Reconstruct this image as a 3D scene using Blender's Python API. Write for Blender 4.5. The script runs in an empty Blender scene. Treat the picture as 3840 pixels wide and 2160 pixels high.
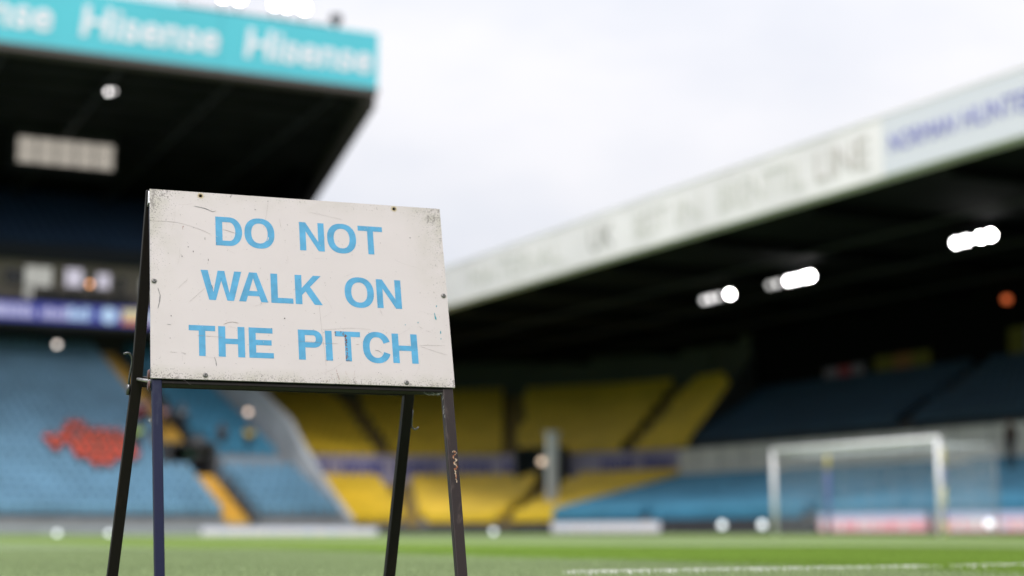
import bpy, bmesh, math, random
from mathutils import Vector, Matrix
R = math.radians
random.seed(7)
scene = bpy.context.scene
COL = scene.collection

# ------------------------------------------------------------------ camera, world, sun, exposure
AZ = 26.3          # heading of the camera, degrees clockwise from +Y (Y runs across the pitch, X along the touchline)
CAM_H = 0.13          # the camera lies almost on the turf
cam_d = bpy.data.cameras.new("camera"); cam = bpy.data.objects.new("camera", cam_d); COL.objects.link(cam)
cam.location = (0, 0, CAM_H)
cam.rotation_euler = (R(90 + 8.395), 0, R(-AZ))
cam_d.sensor_width = 36.0
cam_d.lens = 57.71
cam_d.clip_start = 0.05; cam_d.clip_end = 3000
cam_d.dof.use_dof = True
cam_d.dof.focus_distance = 3.20
cam_d.dof.aperture_fstop = 1.98
scene.camera = cam

scene.view_settings.view_transform = 'Standard'
scene.view_settings.look = 'None'
scene.view_settings.gamma = 1.0
scene.view_settings.exposure = 0.14

SUN_EL, SUN_AZ = 50.0, 212.0      # behind and left of the camera, very soft: an overcast sky
w = bpy.data.worlds.new("World"); scene.world = w; w.use_nodes = True
nt = w.node_tree; nt.nodes.clear()
sky = nt.nodes.new('ShaderNodeTexSky'); sky.sky_type = 'NISHITA'; sky.sun_disc = False
sky.sun_elevation = R(SUN_EL); sky.sun_rotation = R(SUN_AZ)
tc = nt.nodes.new('ShaderNodeTexCoord')
mp = nt.nodes.new('ShaderNodeMapping'); mp.inputs['Scale'].default_value = (1.0, 1.0, 2.2)
nz = nt.nodes.new('ShaderNodeTexNoise'); nz.inputs['Scale'].default_value = 3.4; nz.inputs['Detail'].default_value = 5; nz.inputs['Roughness'].default_value = .5
cr = nt.nodes.new('ShaderNodeValToRGB')
cr.color_ramp.elements[0].position = .36; cr.color_ramp.elements[0].color = (8.7, 9.0, 9.9, 1)
cr.color_ramp.elements[1].position = .62; cr.color_ramp.elements[1].color = (10.6, 10.5, 10.9, 1)
mx = nt.nodes.new('ShaderNodeMixRGB'); mx.inputs[0].default_value = .93
bg = nt.nodes.new('ShaderNodeBackground'); bg.inputs['Strength'].default_value = 0.1
wo = nt.nodes.new('ShaderNodeOutputWorld')
L = nt.links.new
L(tc.outputs['Generated'], mp.inputs['Vector']); L(mp.outputs[0], nz.inputs['Vector']); L(nz.outputs['Fac'], cr.inputs[0])
L(sky.outputs[0], mx.inputs[1]); L(cr.outputs[0], mx.inputs[2]); sz = nt.nodes.new('ShaderNodeSeparateXYZ'); L(tc.outputs['Generated'], sz.inputs[0])      # overcast sky: three times brighter overhead than at the horizon
zc = nt.nodes.new('ShaderNodeMath'); zc.operation = 'MAXIMUM'; zc.inputs[1].default_value = 0; L(sz.outputs['Z'], zc.inputs[0])
zm = nt.nodes.new('ShaderNodeMath'); zm.operation = 'MULTIPLY_ADD'; zm.inputs[1].default_value = .60; zm.inputs[2].default_value = .725; L(zc.outputs[0], zm.inputs[0])
zk = nt.nodes.new('ShaderNodeMath'); zk.operation = 'SUBTRACT'; zk.use_clamp = True; zk.inputs[1].default_value = .38; L(zc.outputs[0], zk.inputs[0])
zl = nt.nodes.new('ShaderNodeMath'); zl.operation = 'MULTIPLY_ADD'; zl.inputs[1].default_value = 1.5; L(zk.outputs[0], zl.inputs[0]); L(zm.outputs[0], zl.inputs[2])
zv = nt.nodes.new('ShaderNodeVectorMath'); zv.operation = 'SCALE'; L(mx.outputs[0], zv.inputs[0]); L(zl.outputs[0], zv.inputs['Scale'])
L(zv.outputs[0], bg.inputs['Color']); L(bg.outputs[0], wo.inputs[0])

sd = bpy.data.lights.new("sun", 'SUN'); sd.energy = 1.75; sd.angle = R(20); sd.color = (1, .975, .95)
sun = bpy.data.objects.new("sun", sd); COL.objects.link(sun)
sun.rotation_euler = (R(90 - SUN_EL), 0, R(180 - SUN_AZ))

# ------------------------------------------------------------------ materials
def mat(name, col, rough=.7, metal=0., noise=None, bump=0., emit=None, spec=.5):
    """noise = (scale, amount): multiplies the base colour by a procedural variation"""
    m = bpy.data.materials.new(name); m.use_nodes = True
    n = m.node_tree; b = n.nodes['Principled BSDF']
    b.inputs['Base Color'].default_value = (*col, 1); b.inputs['Roughness'].default_value = rough
    b.inputs['Metallic'].default_value = metal; b.inputs['Specular IOR Level'].default_value = spec
    if noise:
        t = n.nodes.new('ShaderNodeTexCoord'); z = n.nodes.new('ShaderNodeTexNoise')
        z.inputs['Scale'].default_value = noise[0]; z.inputs['Detail'].default_value = 6
        r = n.nodes.new('ShaderNodeMapRange'); r.inputs[1].default_value = .3; r.inputs[2].default_value = .7
        r.inputs[3].default_value = 1 - noise[1]; r.inputs[4].default_value = 1 + noise[1]
        v = n.nodes.new('ShaderNodeVectorMath'); v.operation = 'SCALE'; v.inputs[0].default_value = col
        n.links.new(t.outputs['Object'], z.inputs['Vector']); n.links.new(z.outputs['Fac'], r.inputs[0])
        n.links.new(r.outputs[0], v.inputs['Scale']); n.links.new(v.outputs[0], b.inputs['Base Color'])
        if bump:
            u = n.nodes.new('ShaderNodeBump'); u.inputs['Strength'].default_value = bump; u.inputs['Distance'].default_value = .002
            n.links.new(z.outputs['Fac'], u.inputs['Height']); n.links.new(u.outputs[0], b.inputs['Normal'])
    if emit:
        b.inputs['Emission Color'].default_value = (*emit[0], 1); b.inputs['Emission Strength'].default_value = emit[1]
    return m

# ------------------------------------------------------------------ mesh helpers
class MB:
    def __init__(s): s.v = []; s.f = []; s.mi = []
    def face(s, pts, mi=0):
        k = len(s.v); s.v += [tuple(p) for p in pts]; s.f.append(tuple(range(k, k + len(pts)))); s.mi.append(mi)
    def hull8(s, p, mi=0):      # p: 4 bottom (ccw) + 4 top points
        k = len(s.v); s.v += [tuple(q) for q in p]
        for f in ((3, 2, 1, 0), (4, 5, 6, 7), (0, 1, 5, 4), (1, 2, 6, 5), (2, 3, 7, 6), (3, 0, 4, 7)):
            s.f.append(tuple(k + i for i in f)); s.mi.append(mi)
    def box(s, x0, x1, y0, y1, z0, z1, mi=0):
        s.hull8([(x0, y0, z0), (x1, y0, z0), (x1, y1, z0), (x0, y1, z0), (x0, y0, z1), (x1, y0, z1), (x1, y1, z1), (x0, y1, z1)], mi)
    def prism(s, poly, z0, z1, mi=0):   # horizontal polygon extruded in z
        n = len(poly); k = len(s.v)
        s.v += [(x, y, z0) for x, y in poly] + [(x, y, z1) for x, y in poly]
        s.f.append(tuple(k + i for i in reversed(range(n)))); s.f.append(tuple(k + n + i for i in range(n))); s.mi += [mi, mi]
        for i in range(n):
            j = (i + 1) % n; s.f.append((k + i, k + j, k + n + j, k + n + i)); s.mi.append(mi)
    def tube(s, pts, r, n=8, mi=0, cap=True):
        pts = [Vector(p) for p in pts]; k = len(s.v); rs = r if isinstance(r, (list, tuple)) else [r] * len(pts)
        for i, p in enumerate(pts):
            t = (pts[min(i + 1, len(pts) - 1)] - pts[max(i - 1, 0)]).normalized()
            a = t.orthogonal().normalized() if i == 0 else (a - t * a.dot(t)).normalized()
            b = t.cross(a)
            for j in range(n):
                q = 2 * math.pi * j / n; s.v.append(tuple(p + (a * math.cos(q) + b * math.sin(q)) * rs[i]))
        for i in range(len(pts) - 1):
            for j in range(n):
                j2 = (j + 1) % n; s.f.append((k + i * n + j, k + i * n + j2, k + (i + 1) * n + j2, k + (i + 1) * n + j)); s.mi.append(mi)
        if cap:
            s.f.append(tuple(k + j for j in reversed(range(n)))); s.f.append(tuple(k + (len(pts) - 1) * n + j for j in range(n))); s.mi += [mi, mi]
    def build(s, name, mats, parent=None, smooth=False, bevel=0., loc=None):
        me = bpy.data.meshes.new(name); me.from_pydata(s.v, [], s.f)
        for m in (mats if isinstance(mats, (list, tuple)) else [mats]): me.materials.append(m)
        me.polygons.foreach_set('material_index', s.mi)
        if smooth: me.polygons.foreach_set('use_smooth', [True] * len(me.polygons))
        me.update(); o = bpy.data.objects.new(name, me); COL.objects.link(o)
        if parent: o.parent = parent
        if loc: o.location = loc
        if bevel:
            b = o.modifiers.new('bevel', 'BEVEL'); b.width = bevel; b.segments = 2; b.limit_method = 'ANGLE'
        return o

def tag(o, label=None, cat=None, group=None, kind=None):
    if label: o['label'] = label
    if cat: o['category'] = cat
    if group: o['group'] = group
    if kind: o['kind'] = kind
    return o
def empty(name, loc=(0, 0, 0), rz=0.):
    o = bpy.data.objects.new(name, None); o.location = loc; o.rotation_euler = (0, 0, rz); o.empty_display_size = .2; COL.objects.link(o); return o

def text_mesh(name, body, width, height, m, parent, origin, xdir, updir, bold=0.02, shear=0., extrude=.01):
    """writing laid on a real surface: scaled to width x height metres, lower-left corner at origin"""
    cu = bpy.data.curves.new(name, 'FONT'); cu.body = body; cu.offset = bold; cu.shear = shear; cu.extrude = 0.02; cu.resolution_u = 3
    t = bpy.data.objects.new(name, cu); COL.objects.link(t)
    bpy.context.view_layer.update()
    me = bpy.data.meshes.new_from_object(t.evaluated_get(bpy.context.evaluated_depsgraph_get()))
    COL.objects.unlink(t); bpy.data.objects.remove(t)
    xs = [v.co.x for v in me.vertices]; ys = [v.co.y for v in me.vertices]
    x0, x1, y0, y1 = min(xs), max(xs), min(ys), max(ys)
    X = Vector(xdir).normalized(); U = Vector(updir).normalized(); N = X.cross(U); O = Vector(origin)
    for v in me.vertices:
        v.co = O + X * ((v.co.x - x0) / (x1 - x0) * width) + U * ((v.co.y - y0) / (y1 - y0) * height) + N * (v.co.z / .02 * extrude)
    me.materials.clear(); me.materials.append(m)
    o = bpy.data.objects.new(name, me); COL.objects.link(o); o.parent = parent
    return o
# ------------------------------------------------------------------ ground, pitch, markings
def nodes_mat(name):
    m = bpy.data.materials.new(name); m.use_nodes = True; return m, m.node_tree, m.node_tree.nodes['Principled BSDF']
m_grass, n, b = nodes_mat('grass')
tcn = n.nodes.new('ShaderNodeTexCoord'); sx = n.nodes.new('ShaderNodeSeparateXYZ')
wob = n.nodes.new('ShaderNodeTexNoise'); wob.inputs['Scale'].default_value = .6; wob.inputs['Detail'].default_value = 3
add = n.nodes.new('ShaderNodeMath'); add.operation = 'MULTIPLY_ADD'; add.inputs[1].default_value = .5
md = n.nodes.new('ShaderNodeMath'); md.operation = 'PINGPONG'; md.inputs[1].default_value = 4.4
st = n.nodes.new('ShaderNodeMapRange'); st.inputs[1].default_value = 2.0; st.inputs[2].default_value = 2.4
mixs = n.nodes.new('ShaderNodeMixRGB'); mixs.inputs[1].default_value = (.185, .245, .105, 1); mixs.inputs[2].default_value = (.14, .215, .03, 1)
fine = n.nodes.new('ShaderNodeTexNoise'); fine.inputs['Scale'].default_value = 24; fine.inputs['Detail'].default_value = 8; fine.inputs['Roughness'].default_value = .7
fr = n.nodes.new('ShaderNodeMapRange'); fr.inputs[1].default_value = .25; fr.inputs[2].default_value = .75; fr.inputs[3].default_value = .72; fr.inputs[4].default_value = 1.2
big = n.nodes.new('ShaderNodeTexNoise'); big.inputs['Scale'].default_value = .35; big.inputs['Detail'].default_value = 4
br = n.nodes.new('ShaderNodeMapRange'); br.inputs[1].default_value = .3; br.inputs[2].default_value = .7; br.inputs[3].default_value = .86; br.inputs[4].default_value = 1.12
mm = n.nodes.new('ShaderNodeMath'); mm.operation = 'MULTIPLY'
vs = n.nodes.new('ShaderNodeVectorMath'); vs.operation = 'SCALE'
L = n.links.new
L(tcn.outputs['Object'], sx.inputs[0]); L(tcn.outputs['Object'], wob.inputs['Vector']); L(tcn.outputs['Object'], fine.inputs['Vector']); L(tcn.outputs['Object'], big.inputs['Vector'])
L(wob.outputs['Fac'], add.inputs[0]); tilt = n.nodes.new('ShaderNodeMath'); tilt.operation = 'MULTIPLY_ADD'; tilt.inputs[1].default_value = .0; L(sx.outputs['Y'], tilt.inputs[0]); L(sx.outputs['X'], tilt.inputs[2])
off = n.nodes.new('ShaderNodeMath'); off.operation = 'ADD'; off.inputs[1].default_value = -1.25; L(tilt.outputs[0], off.inputs[0]); L(off.outputs[0], add.inputs[2]); L(add.outputs[0], md.inputs[0]); L(md.outputs[0], st.inputs[0])
L(st.outputs[0], mixs.inputs[0]); L(fine.outputs['Fac'], fr.inputs[0]); L(big.outputs['Fac'], br.inputs[0]); L(fr.outputs[0], mm.inputs[0]); L(br.outputs[0], mm.inputs[1])
L(mixs.outputs[0], vs.inputs[0]); L(mm.outputs[0], vs.inputs['Scale']); L(vs.outputs[0], b.inputs['Base Color'])
b.inputs['Roughness'].default_value = .85; b.inputs['Specular IOR Level'].default_value = .2
bp = n.nodes.new('ShaderNodeBump'); bp.inputs['Strength'].default_value = .6; bp.inputs['Distance'].default_value = .03; L(fine.outputs['Fac'], bp.inputs['Height']); L(bp.outputs[0], b.inputs['Normal'])

def gz(x, y):       # the crowned pitch: it falls away towards the far touchline
    t = min(max((y - 46) / 32, 0), 1); return -.22 * t * t * (3 - 2 * t)
g = MB()
ys = [-1500, -40, 0, 20, 40] + [46 + i * 2 for i in range(17)] + [90, 1500]
for i in range(len(ys) - 1):
    g.face([(-1500, ys[i], gz(0, ys[i])), (1500, ys[i], gz(0, ys[i])), (1500, ys[i + 1], gz(0, ys[i + 1])), (-1500, ys[i + 1], gz(0, ys[i + 1]))])
tag(g.build('ground', mat('asphalt', (.06, .06, .06), .9, noise=(3, .2))), 'grey ground round the stadium', kind='structure').location.z = -.03
g = MB()
for i in range(len(ys) - 1):
    if -40 <= ys[i] and ys[i + 1] <= 78:
        g.face([(-75, ys[i], gz(0, ys[i])), (32.9, ys[i], gz(0, ys[i])), (32.9, ys[i + 1], gz(0, ys[i + 1])), (-75, ys[i + 1], gz(0, ys[i + 1]))])
tag(g.build('pitch', m_grass), 'mown grass football pitch', kind='structure')

m_line, n, b = nodes_mat('line_paint')
tcn = n.nodes.new('ShaderNodeTexCoord'); z1 = n.nodes.new('ShaderNodeTexNoise'); z1.inputs['Scale'].default_value = 1.3; z1.inputs['Detail'].default_value = 8; z1.inputs['Roughness'].default_value = .65
rr = n.nodes.new('ShaderNodeValToRGB'); rr.color_ramp.elements[0].position = .33; rr.color_ramp.elements[0].color = (.12, .19, .05, 1); rr.color_ramp.elements[1].position = .42; rr.color_ramp.elements[1].color = (.62, .62, .56, 1)
n.links.new(tcn.outputs['Object'], z1.inputs['Vector']); n.links.new(z1.outputs['Fac'], rr.inputs[0]); n.links.new(rr.outputs[0], b.inputs['Base Color']); b.inputs['Roughness'].default_value = .9
g = MB()
def strip(x0, x1, y0, y1): g.face([(x0, y0, gz(0, y0) + .004), (x1, y0, gz(0, y0) + .004), (x1, y1, gz(0, y1) + .004), (x0, y1, gz(0, y1) + .004)])
TL = lambda x: 4.10 + .11 * (x - 3)
for x_ in range(-12, 29): g.face([(x_, TL(x_), .004), (x_ + 1, TL(x_ + 1), .004), (x_ + 1, TL(x_ + 1) + .12, .004), (x_, TL(x_) + .12, .004)])             # near touchline
strip(12.5, 28.87, 20.9, 21.02); strip(12.38, 12.49, 20.9, 56)     # penalty area
strip(28.88, 29.0, 4.49, 72.3)           # goal line
strip(23.5, 28.87, 28.2, 28.32); strip(23.5, 28.87, 46.5, 46.62); strip(23.38, 23.49, 28.2, 46.62)
tag(g.build('pitch_marking', m_line), 'worn white lines painted on the grass', kind='structure')

m_blade = m_grass.copy(); m_blade.name = 'grass_blade'; n = m_blade.node_tree; b = n.nodes['Principled BSDF']
mxn = [q for q in n.nodes if q.type == 'MIX_RGB'][0]; mxn.inputs[1].default_value = (.37, .45, .23, 1); mxn.inputs[2].default_value = (.26, .39, .07, 1)
for q in [q for q in n.nodes if q.type == 'BUMP']: n.nodes.remove(q)
trl = n.nodes.new('ShaderNodeBsdfTranslucent'); msh = n.nodes.new('ShaderNodeMixShader'); msh.inputs[0].default_value = .45
src = b.inputs['Base Color'].links[0].from_socket; n.links.new(src, trl.inputs['Color']); n.links.new(b.outputs[0], msh.inputs[1]); n.links.new(trl.outputs[0], msh.inputs[2])
n.links.new(msh.outputs[0], [q for q in n.nodes if q.type == 'OUTPUT_MATERIAL'][0].inputs['Surface'])
# grass blades near the camera; those on the touchline carry its paint
import numpy as np
rg = np.random.default_rng(12)
def blades(name, x0, x1, y0, y1, n_, hm, mats, keep=None, label=None):
    x = rg.uniform(x0, x1, n_); y = rg.uniform(y0, y1, n_)
    if keep is not None: k_ = keep(x, y); x, y = x[k_], y[k_]
    n_ = len(x); hh = hm * rg.uniform(.55, 1.25, n_); a = rg.uniform(0, 2 * np.pi, n_); ww = rg.uniform(.0012, .0026, n_); lx, ly = rg.normal(0, .35, n_) * hh, rg.normal(0, .35, n_) * hh
    V = np.zeros((n_, 4, 3)); cx, sy = np.cos(a) * ww, np.sin(a) * ww
    V[:, 0] = np.stack([x - cx, y - sy, np.zeros(n_)], 1); V[:, 1] = np.stack([x + cx, y + sy, np.zeros(n_)], 1)
    V[:, 2] = np.stack([x + lx + cx * .4, y + ly + sy * .4, hh], 1); V[:, 3] = np.stack([x + lx - cx * .4, y + ly - sy * .4, hh], 1)
    me = bpy.data.meshes.new(name); me.vertices.add(n_ * 4); me.loops.add(n_ * 4); me.polygons.add(n_)
    me.vertices.foreach_set('co', V.ravel()); me.loops.foreach_set('vertex_index', np.arange(n_ * 4, dtype=np.int32)); me.polygons.foreach_set('loop_start', np.arange(0, n_ * 4, 4, dtype=np.int32))
    for m in mats: me.materials.append(m)
    me.update(calc_edges=True); me.validate()
    o = bpy.data.objects.new(name, me); COL.objects.link(o); return tag(o, label, kind='stuff')
def wedge(x, y): return (x > .18 * y - 2.6) & (x < .95 * y + 1.6) & ~((y > TL(x)) & (y < TL(x) + .12))
blades('grass', -2, 6.5, 1.2, 5.6, 240000, .020, [m_blade], wedge, 'short mown grass blades near the sign')
blades('grass', -1.5, 9.5, 5.6, 10, 190000, .020, [m_blade], wedge, 'short mown grass blades beyond the touchline')
m_pb_ = mat('painted_blade', (.74, .75, .68), .8)
def gaps(x, y):
    g_ = np.sin(x * 9.1) + np.sin(x * 23.7 + 1) * .7 + np.sin(x * 4.3 + 2) * .8; return g_ > np.where((x > 3.60) & (x < 3.74), .9, -1.9)
online = lambda x, y: (y > TL(x)) & (y < TL(x) + .12)
blades('pitch_marking', 2.2, 11, 3.9, 5.15, 520000, .016, [m_pb_], lambda x, y: online(x, y) & gaps(x, y), 'white painted grass blades of the near touchline')
blades('grass', -1, 11, 3.6, 5.15, 110000, .014, [m_blade], online, 'short mown grass blades between the worn line paint')
bpy.data.objects['pitch_marking.001']['kind'] = 'structure'

# ------------------------------------------------------------------ shared stand materials
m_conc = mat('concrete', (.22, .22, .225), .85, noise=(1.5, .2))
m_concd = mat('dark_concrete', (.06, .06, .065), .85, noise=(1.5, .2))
m_dark = mat('dark_steel_sheet', (.022, .023, .025), .9, spec=.05, noise=(.4, .3))
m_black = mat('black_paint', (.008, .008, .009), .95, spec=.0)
m_blue = mat('blue_seat_plastic', (.175, .35, .50), .38, noise=(.5, .16))
m_blue2 = mat('deep_blue_seat_plastic', (.075, .30, .47), .45, noise=(.5, .16))
m_blue_shaded = mat('shade_darkened_seat_plastic', (.009, .045, .09), .5, noise=(.5, .16))  # same blue seats, with the deep roof shade put into the colour
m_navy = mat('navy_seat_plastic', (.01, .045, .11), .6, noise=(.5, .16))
m_yel = mat('yellow_seat_plastic', (.86, .59, .035), .45, noise=(.6, .14))
m_aisle_y = mat('yellow_step_paint', (.66, .38, .05), .6, noise=(2, .2))
m_aisle_b = mat('brown_step', (.30, .21, .06), .9, noise=(2, .2))
m_white = mat('white_cladding', (.92, .88, .89), .6, noise=(.4, .08))
m_offw = mat('grey_white_wall', (.78, .77, .72), .7, noise=(.8, .1))
m_grey = mat('grey_wall', (.30, .32, .35), .7, noise=(1, .15))

def lerp(a, b, t): return a + (b - a) * t
def resample(pl, n):
    d = [0]
    for i in range(len(pl) - 1): d.append(d[-1] + math.dist(pl[i][:2], pl[i + 1][:2]))
    out = []
    for k in range(n):
        s = d[-1] * k / (n - 1); i = 0
        while i < len(d) - 2 and d[i + 1] < s: i += 1
        t = (s - d[i]) / (d[i + 1] - d[i]); out.append((lerp(pl[i][0], pl[i + 1][0], t), lerp(pl[i][1], pl[i + 1][1], t)))
    return out

def tier(parent, front, back, z0, z1, rows, seatmat, aisles=(), aisle_mat=None, seatname='seating', conc=None, label=None, n=None, skip=None, pitch=.5, seatlabel=None):
    """a raked bank between two plan lines: stepped concrete, aisles and fixed seats facing the front line.
    aisles: (fraction along the line at the front, at the back, half width in metres)"""
    length = sum(math.dist(front[i], front[i + 1]) for i in range(len(front) - 1))
    n = n or max(2, int(length / 1.2)); F = resample(front, n); B = resample(back, n)
    def P(s, t):
        k = min(int(s * (n - 1)), n - 2); u = s * (n - 1) - k
        fx, fy = lerp(F[k][0], F[k + 1][0], u), lerp(F[k][1], F[k + 1][1], u); bx, by = lerp(B[k][0], B[k + 1][0], u), lerp(B[k][1], B[k + 1][1], u)
        return Vector((lerp(fx, bx, t), lerp(fy, by, t), 0))
    g = MB(); dz = (z1 - z0) / rows
    for r in range(rows):
        t0, t1 = r / rows, (r + 1) / rows; z = z0 + dz * (r + 1)
        for k in range(n - 1):
            a, b_ = P(k / (n - 1), t0), P((k + 1) / (n - 1), t0); c, d = P((k + 1) / (n - 1), t1), P(k / (n - 1), t1)
            g.face([(a.x, a.y, z - dz), (b_.x, b_.y, z - dz), (b_.x, b_.y, z), (a.x, a.y, z)])
            g.face([(a.x, a.y, z), (b_.x, b_.y, z), (c.x, c.y, z), (d.x, d.y, z)])
    tr = g.build('terrace', conc or m_conc, parent)
    for (s0, s1, hw) in aisles:
        a_ = MB()
        for r in range(rows):
            t0, t1 = r / rows, (r + 1) / rows; z = z0 + dz * (r + 1); tm = (t0 + t1) / 2
            s = lerp(s0, s1, tm); ds = hw / length
            q = [P(max(s - ds, 0), t0), P(min(s + ds, 1), t0), P(min(s + ds, 1), t1), P(max(s - ds, 0), t1)]
            a_.hull8([(p.x, p.y, z + .004) for p in q] + [(p.x, p.y, z + .10) for p in q])
            m2 = [(q[0] + q[3]) / 2, (q[1] + q[2]) / 2]
            a_.hull8([(p.x, p.y, z + .101) for p in (m2[0], m2[1], q[2], q[3])] + [(p.x, p.y, z + .101 + dz / 2) for p in (m2[0], m2[1], q[2], q[3])])
        a_.build('aisle_steps', aisle_mat or m_aisle_b, parent)
    g = MB()
    for r in range(rows):
        t = (r + .55) / rows; z = z0 + dz * (r + 1)
        rl = sum((P((k + 1) / 24, t) - P(k / 24, t)).length for k in range(24)); cnt = int(rl / pitch)
        for k in range(cnt):
            s = (k + .5) / cnt
            if any(abs(s - lerp(a0, a1, t)) * length < hw + .12 for a0, a1, hw in aisles): continue
            p = P(s, t)
            if skip and skip(p, z): continue
            back_dir = (P(s, min(t + .05, 1)) - P(s, max(t - .05, 0))).normalized(); side = Vector((back_dir.y, -back_dir.x, 0))
            w_ = .21
            def q(a, b2, c): v = p + side * a + back_dir * b2; return (v.x, v.y, z + c)
            # pan tipped up against the back, both with real thickness
            g.hull8([q(-w_, -.02, .18), q(w_, -.02, .18), q(w_, .04, .16), q(-w_, .04, .16), q(-w_, -.07, .52), q(w_, -.07, .52), q(w_, -.02, .54), q(-w_, -.02, .54)])
            g.hull8([q(-w_, .06, .38), q(w_, .06, .38), q(w_, .10, .38), q(-w_, .10, .38), q(-w_ * .9, .13, .80), q(w_ * .9, .13, .80), q(w_ * .9, .165, .80), q(-w_ * .9, .165, .80)])
    so = g.build(seatname, seatmat, parent); tag(so, seatlabel, kind='stuff')
    return P

# ------------------------------------------------------------------ east stand (far touchline)
east = tag(empty('football_stand', (20, 80, -.36)), 'tall left-hand stand with turquoise roof edge, executive boxes and blue seats', 'stand')
def E(mb, name, m, **k):
    o = mb.build(name, m, east, **k); o.location = (-20, -80, .36); return o
_b = MB.build
class EP:       # parent proxy: children of an Empty that is not at the origin are shifted back
    pass
def shift(root):
    for ch in [o for o in bpy.data.objects if o.parent == root]:
        if ch.get('_s') is None and ch.location.length < 1e-6: ch.location = -root.location
def ez(y): return 1 + .5 * (y - 79)
# lower bank left of the yellow aisle, right of it a low front block, a cross wall and an upper block
XA0, XA1 = 22.9, 20.4          # aisle: front, back
seat_skip = lambda p, z: 21.1 < p.x < 24.1 and 82.4 < p.y < 86.3
tier(east, [(-14, 77.6), (23.0, 77.6)], [(-14, 97.6), (20.6, 97.6)], .3, ez(97.6), 25, m_blue, seatname='seating', seatlabel='light blue plastic seats', skip=seat_skip)
tier(east, [(24.6, 77.6), (29.1, 77.6)], [(24.0, 82.6), (28.0, 82.6)], .3, ez(82.6), 6, m_blue, seatname='seating', seatlabel='light blue plastic seats', skip=seat_skip)
tier(east, [(23.9, 83.9), (27.8, 83.9)], [(22.3, 97.6), (25.4, 97.6)], ez(83.9), ez(97.6), 17, m_blue2, seatname='seating', seatlabel='deeper blue plastic seats', skip=seat_skip)
g = MB()
g2 = MB()
for i in range(25):
    t0, t1 = i / 25, (i + 1) / 25; z = .3 + (ez(97.6) - .3) * t1
    xa, xb, ya, yb = lerp(23.0, 20.6, t0), lerp(23.0, 20.6, t1), 77.6 + 20 * t0, 77.6 + 20 * t1
    if 82.0 < ya < 86.0: continue
    if ya > 84: g, g2 = g2, g; sw = True
    else: sw = False
    g.hull8([(xa, ya, z - .9), (xa + 1.15, ya, z - .9), (xb + 1.15, yb, z - .9), (xb, yb, z - .9), (xa, ya, z), (xa + 1.15, ya, z), (xb + 1.15, yb, z), (xb, yb, z)])
    g.hull8([(xa + .06, ya + .42, z + .002), (xa + 1.09, ya + .42, z + .002), (xb + 1.09, yb, z + .002), (xb + .06, yb, z + .002), (xa + .06, ya + .42, z + .2), (xa + 1.09, ya + .42, z + .2), (xb + 1.09, yb, z + .2), (xb + .06, yb, z + .2)])
    if sw: g, g2 = g2, g
g2.build('aisle_steps', m_aisle_y, east)
g.build('aisle_steps', m_aisle_y, east)
g = MB()     # raking slab that carries the steps
za, zb = .3 - .35, ez(97.6) - .55
g.hull8([(-14, 77.62, za - 1), (28.8, 77.62, za - 1), (25.2, 97.55, zb - 1), (-14, 97.55, zb - 1), (-14, 77.62, za), (28.8, 77.62, za), (25.2, 97.55, zb), (-14, 97.55, zb)])
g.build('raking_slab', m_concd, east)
g = MB()     # handrail along the aisle
for (ya, yb) in ((77.7, 82.2), (86.6, 97)):
    xs = [lerp(24.6, 22.2, (y - 77.6) / 20) for y in (ya, yb)]
    g.tube([(xs[0], ya, ez(ya) + 1.0), (xs[1], yb, ez(yb) + 1.0)], .03)
    k = int((yb - ya) / 1.5)
    for i in range(k + 1):
        t = i / k; y = lerp(ya, yb, t); x = lerp(xs[0], xs[1], t); g.tube([(x, y, ez(y) - .3), (x, y, ez(y) + 1.0)], .025, 6)
g.build('handrail', m_dark, east)
g = MB()     # walls: front wall, cross wall
g.box(-14, 29.2, 77.3, 77.58, -.5, .42)
g.build('front_wall', m_grey, east)
g = MB(); g.box(23.4, 28.0, 82.62, 83.88, 1.5, ez(82.6) - .02); g.box(23.9, 27.9, 83.60, 83.86, ez(82.6), ez(83.9) + .55)
g.build('cross_wall', m_grey, east)
# vomitory: an opening with side walls and a roof slab
g = MB()
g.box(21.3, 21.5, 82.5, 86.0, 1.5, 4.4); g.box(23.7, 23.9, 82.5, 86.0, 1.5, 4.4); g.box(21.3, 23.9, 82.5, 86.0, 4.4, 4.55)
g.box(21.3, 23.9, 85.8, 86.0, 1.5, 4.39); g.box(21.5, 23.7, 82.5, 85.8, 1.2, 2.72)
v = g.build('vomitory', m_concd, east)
# parapet wall that ends the bank beside the corner
g = MB()
pts = [(77.4, 29.2, .5), (80, 29.0, .7), (82.5, 28.3, 1.9), (84, 28.1, 2.5), (88, 27.3, 2.7), (93, 26.3, 2.8), (97.6, 25.6, 2.8)]
for i in range(len(pts) - 1):
    (y0, x0, h0), (y1, x1, h1) = pts[i], pts[i + 1]; za, zb = ez(y0) - .7, ez(y1) - .7
    g.hull8([(x0, y0, za), (x0 + .3, y0, za), (x1 + .3, y1, zb), (x1, y1, zb), (x0, y0, za + .7 + h0), (x0 + .3, y0, za + .7 + h0), (x1 + .3, y1, zb + .7 + h1), (x1, y1, zb + .7 + h1)])
g.build('end_wall', mat('pale_grey_wall', (.40, .42, .45), .7, noise=(.7, .2)), east)
# rear of the lower tier, slab over it, parapet with the display strip
g = MB(); g.box(-14, 31, 97.62, 98, 8, 11.2); g.build('rear_wall', m_concd, east)
g = MB(); g.box(-14, 31, 92.3, 98, 11.2, 11.5); g.box(-14, 31, 92.02, 92.3, 11.3, 12.72); g.build('box_tier_slab', m_concd, east)
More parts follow.
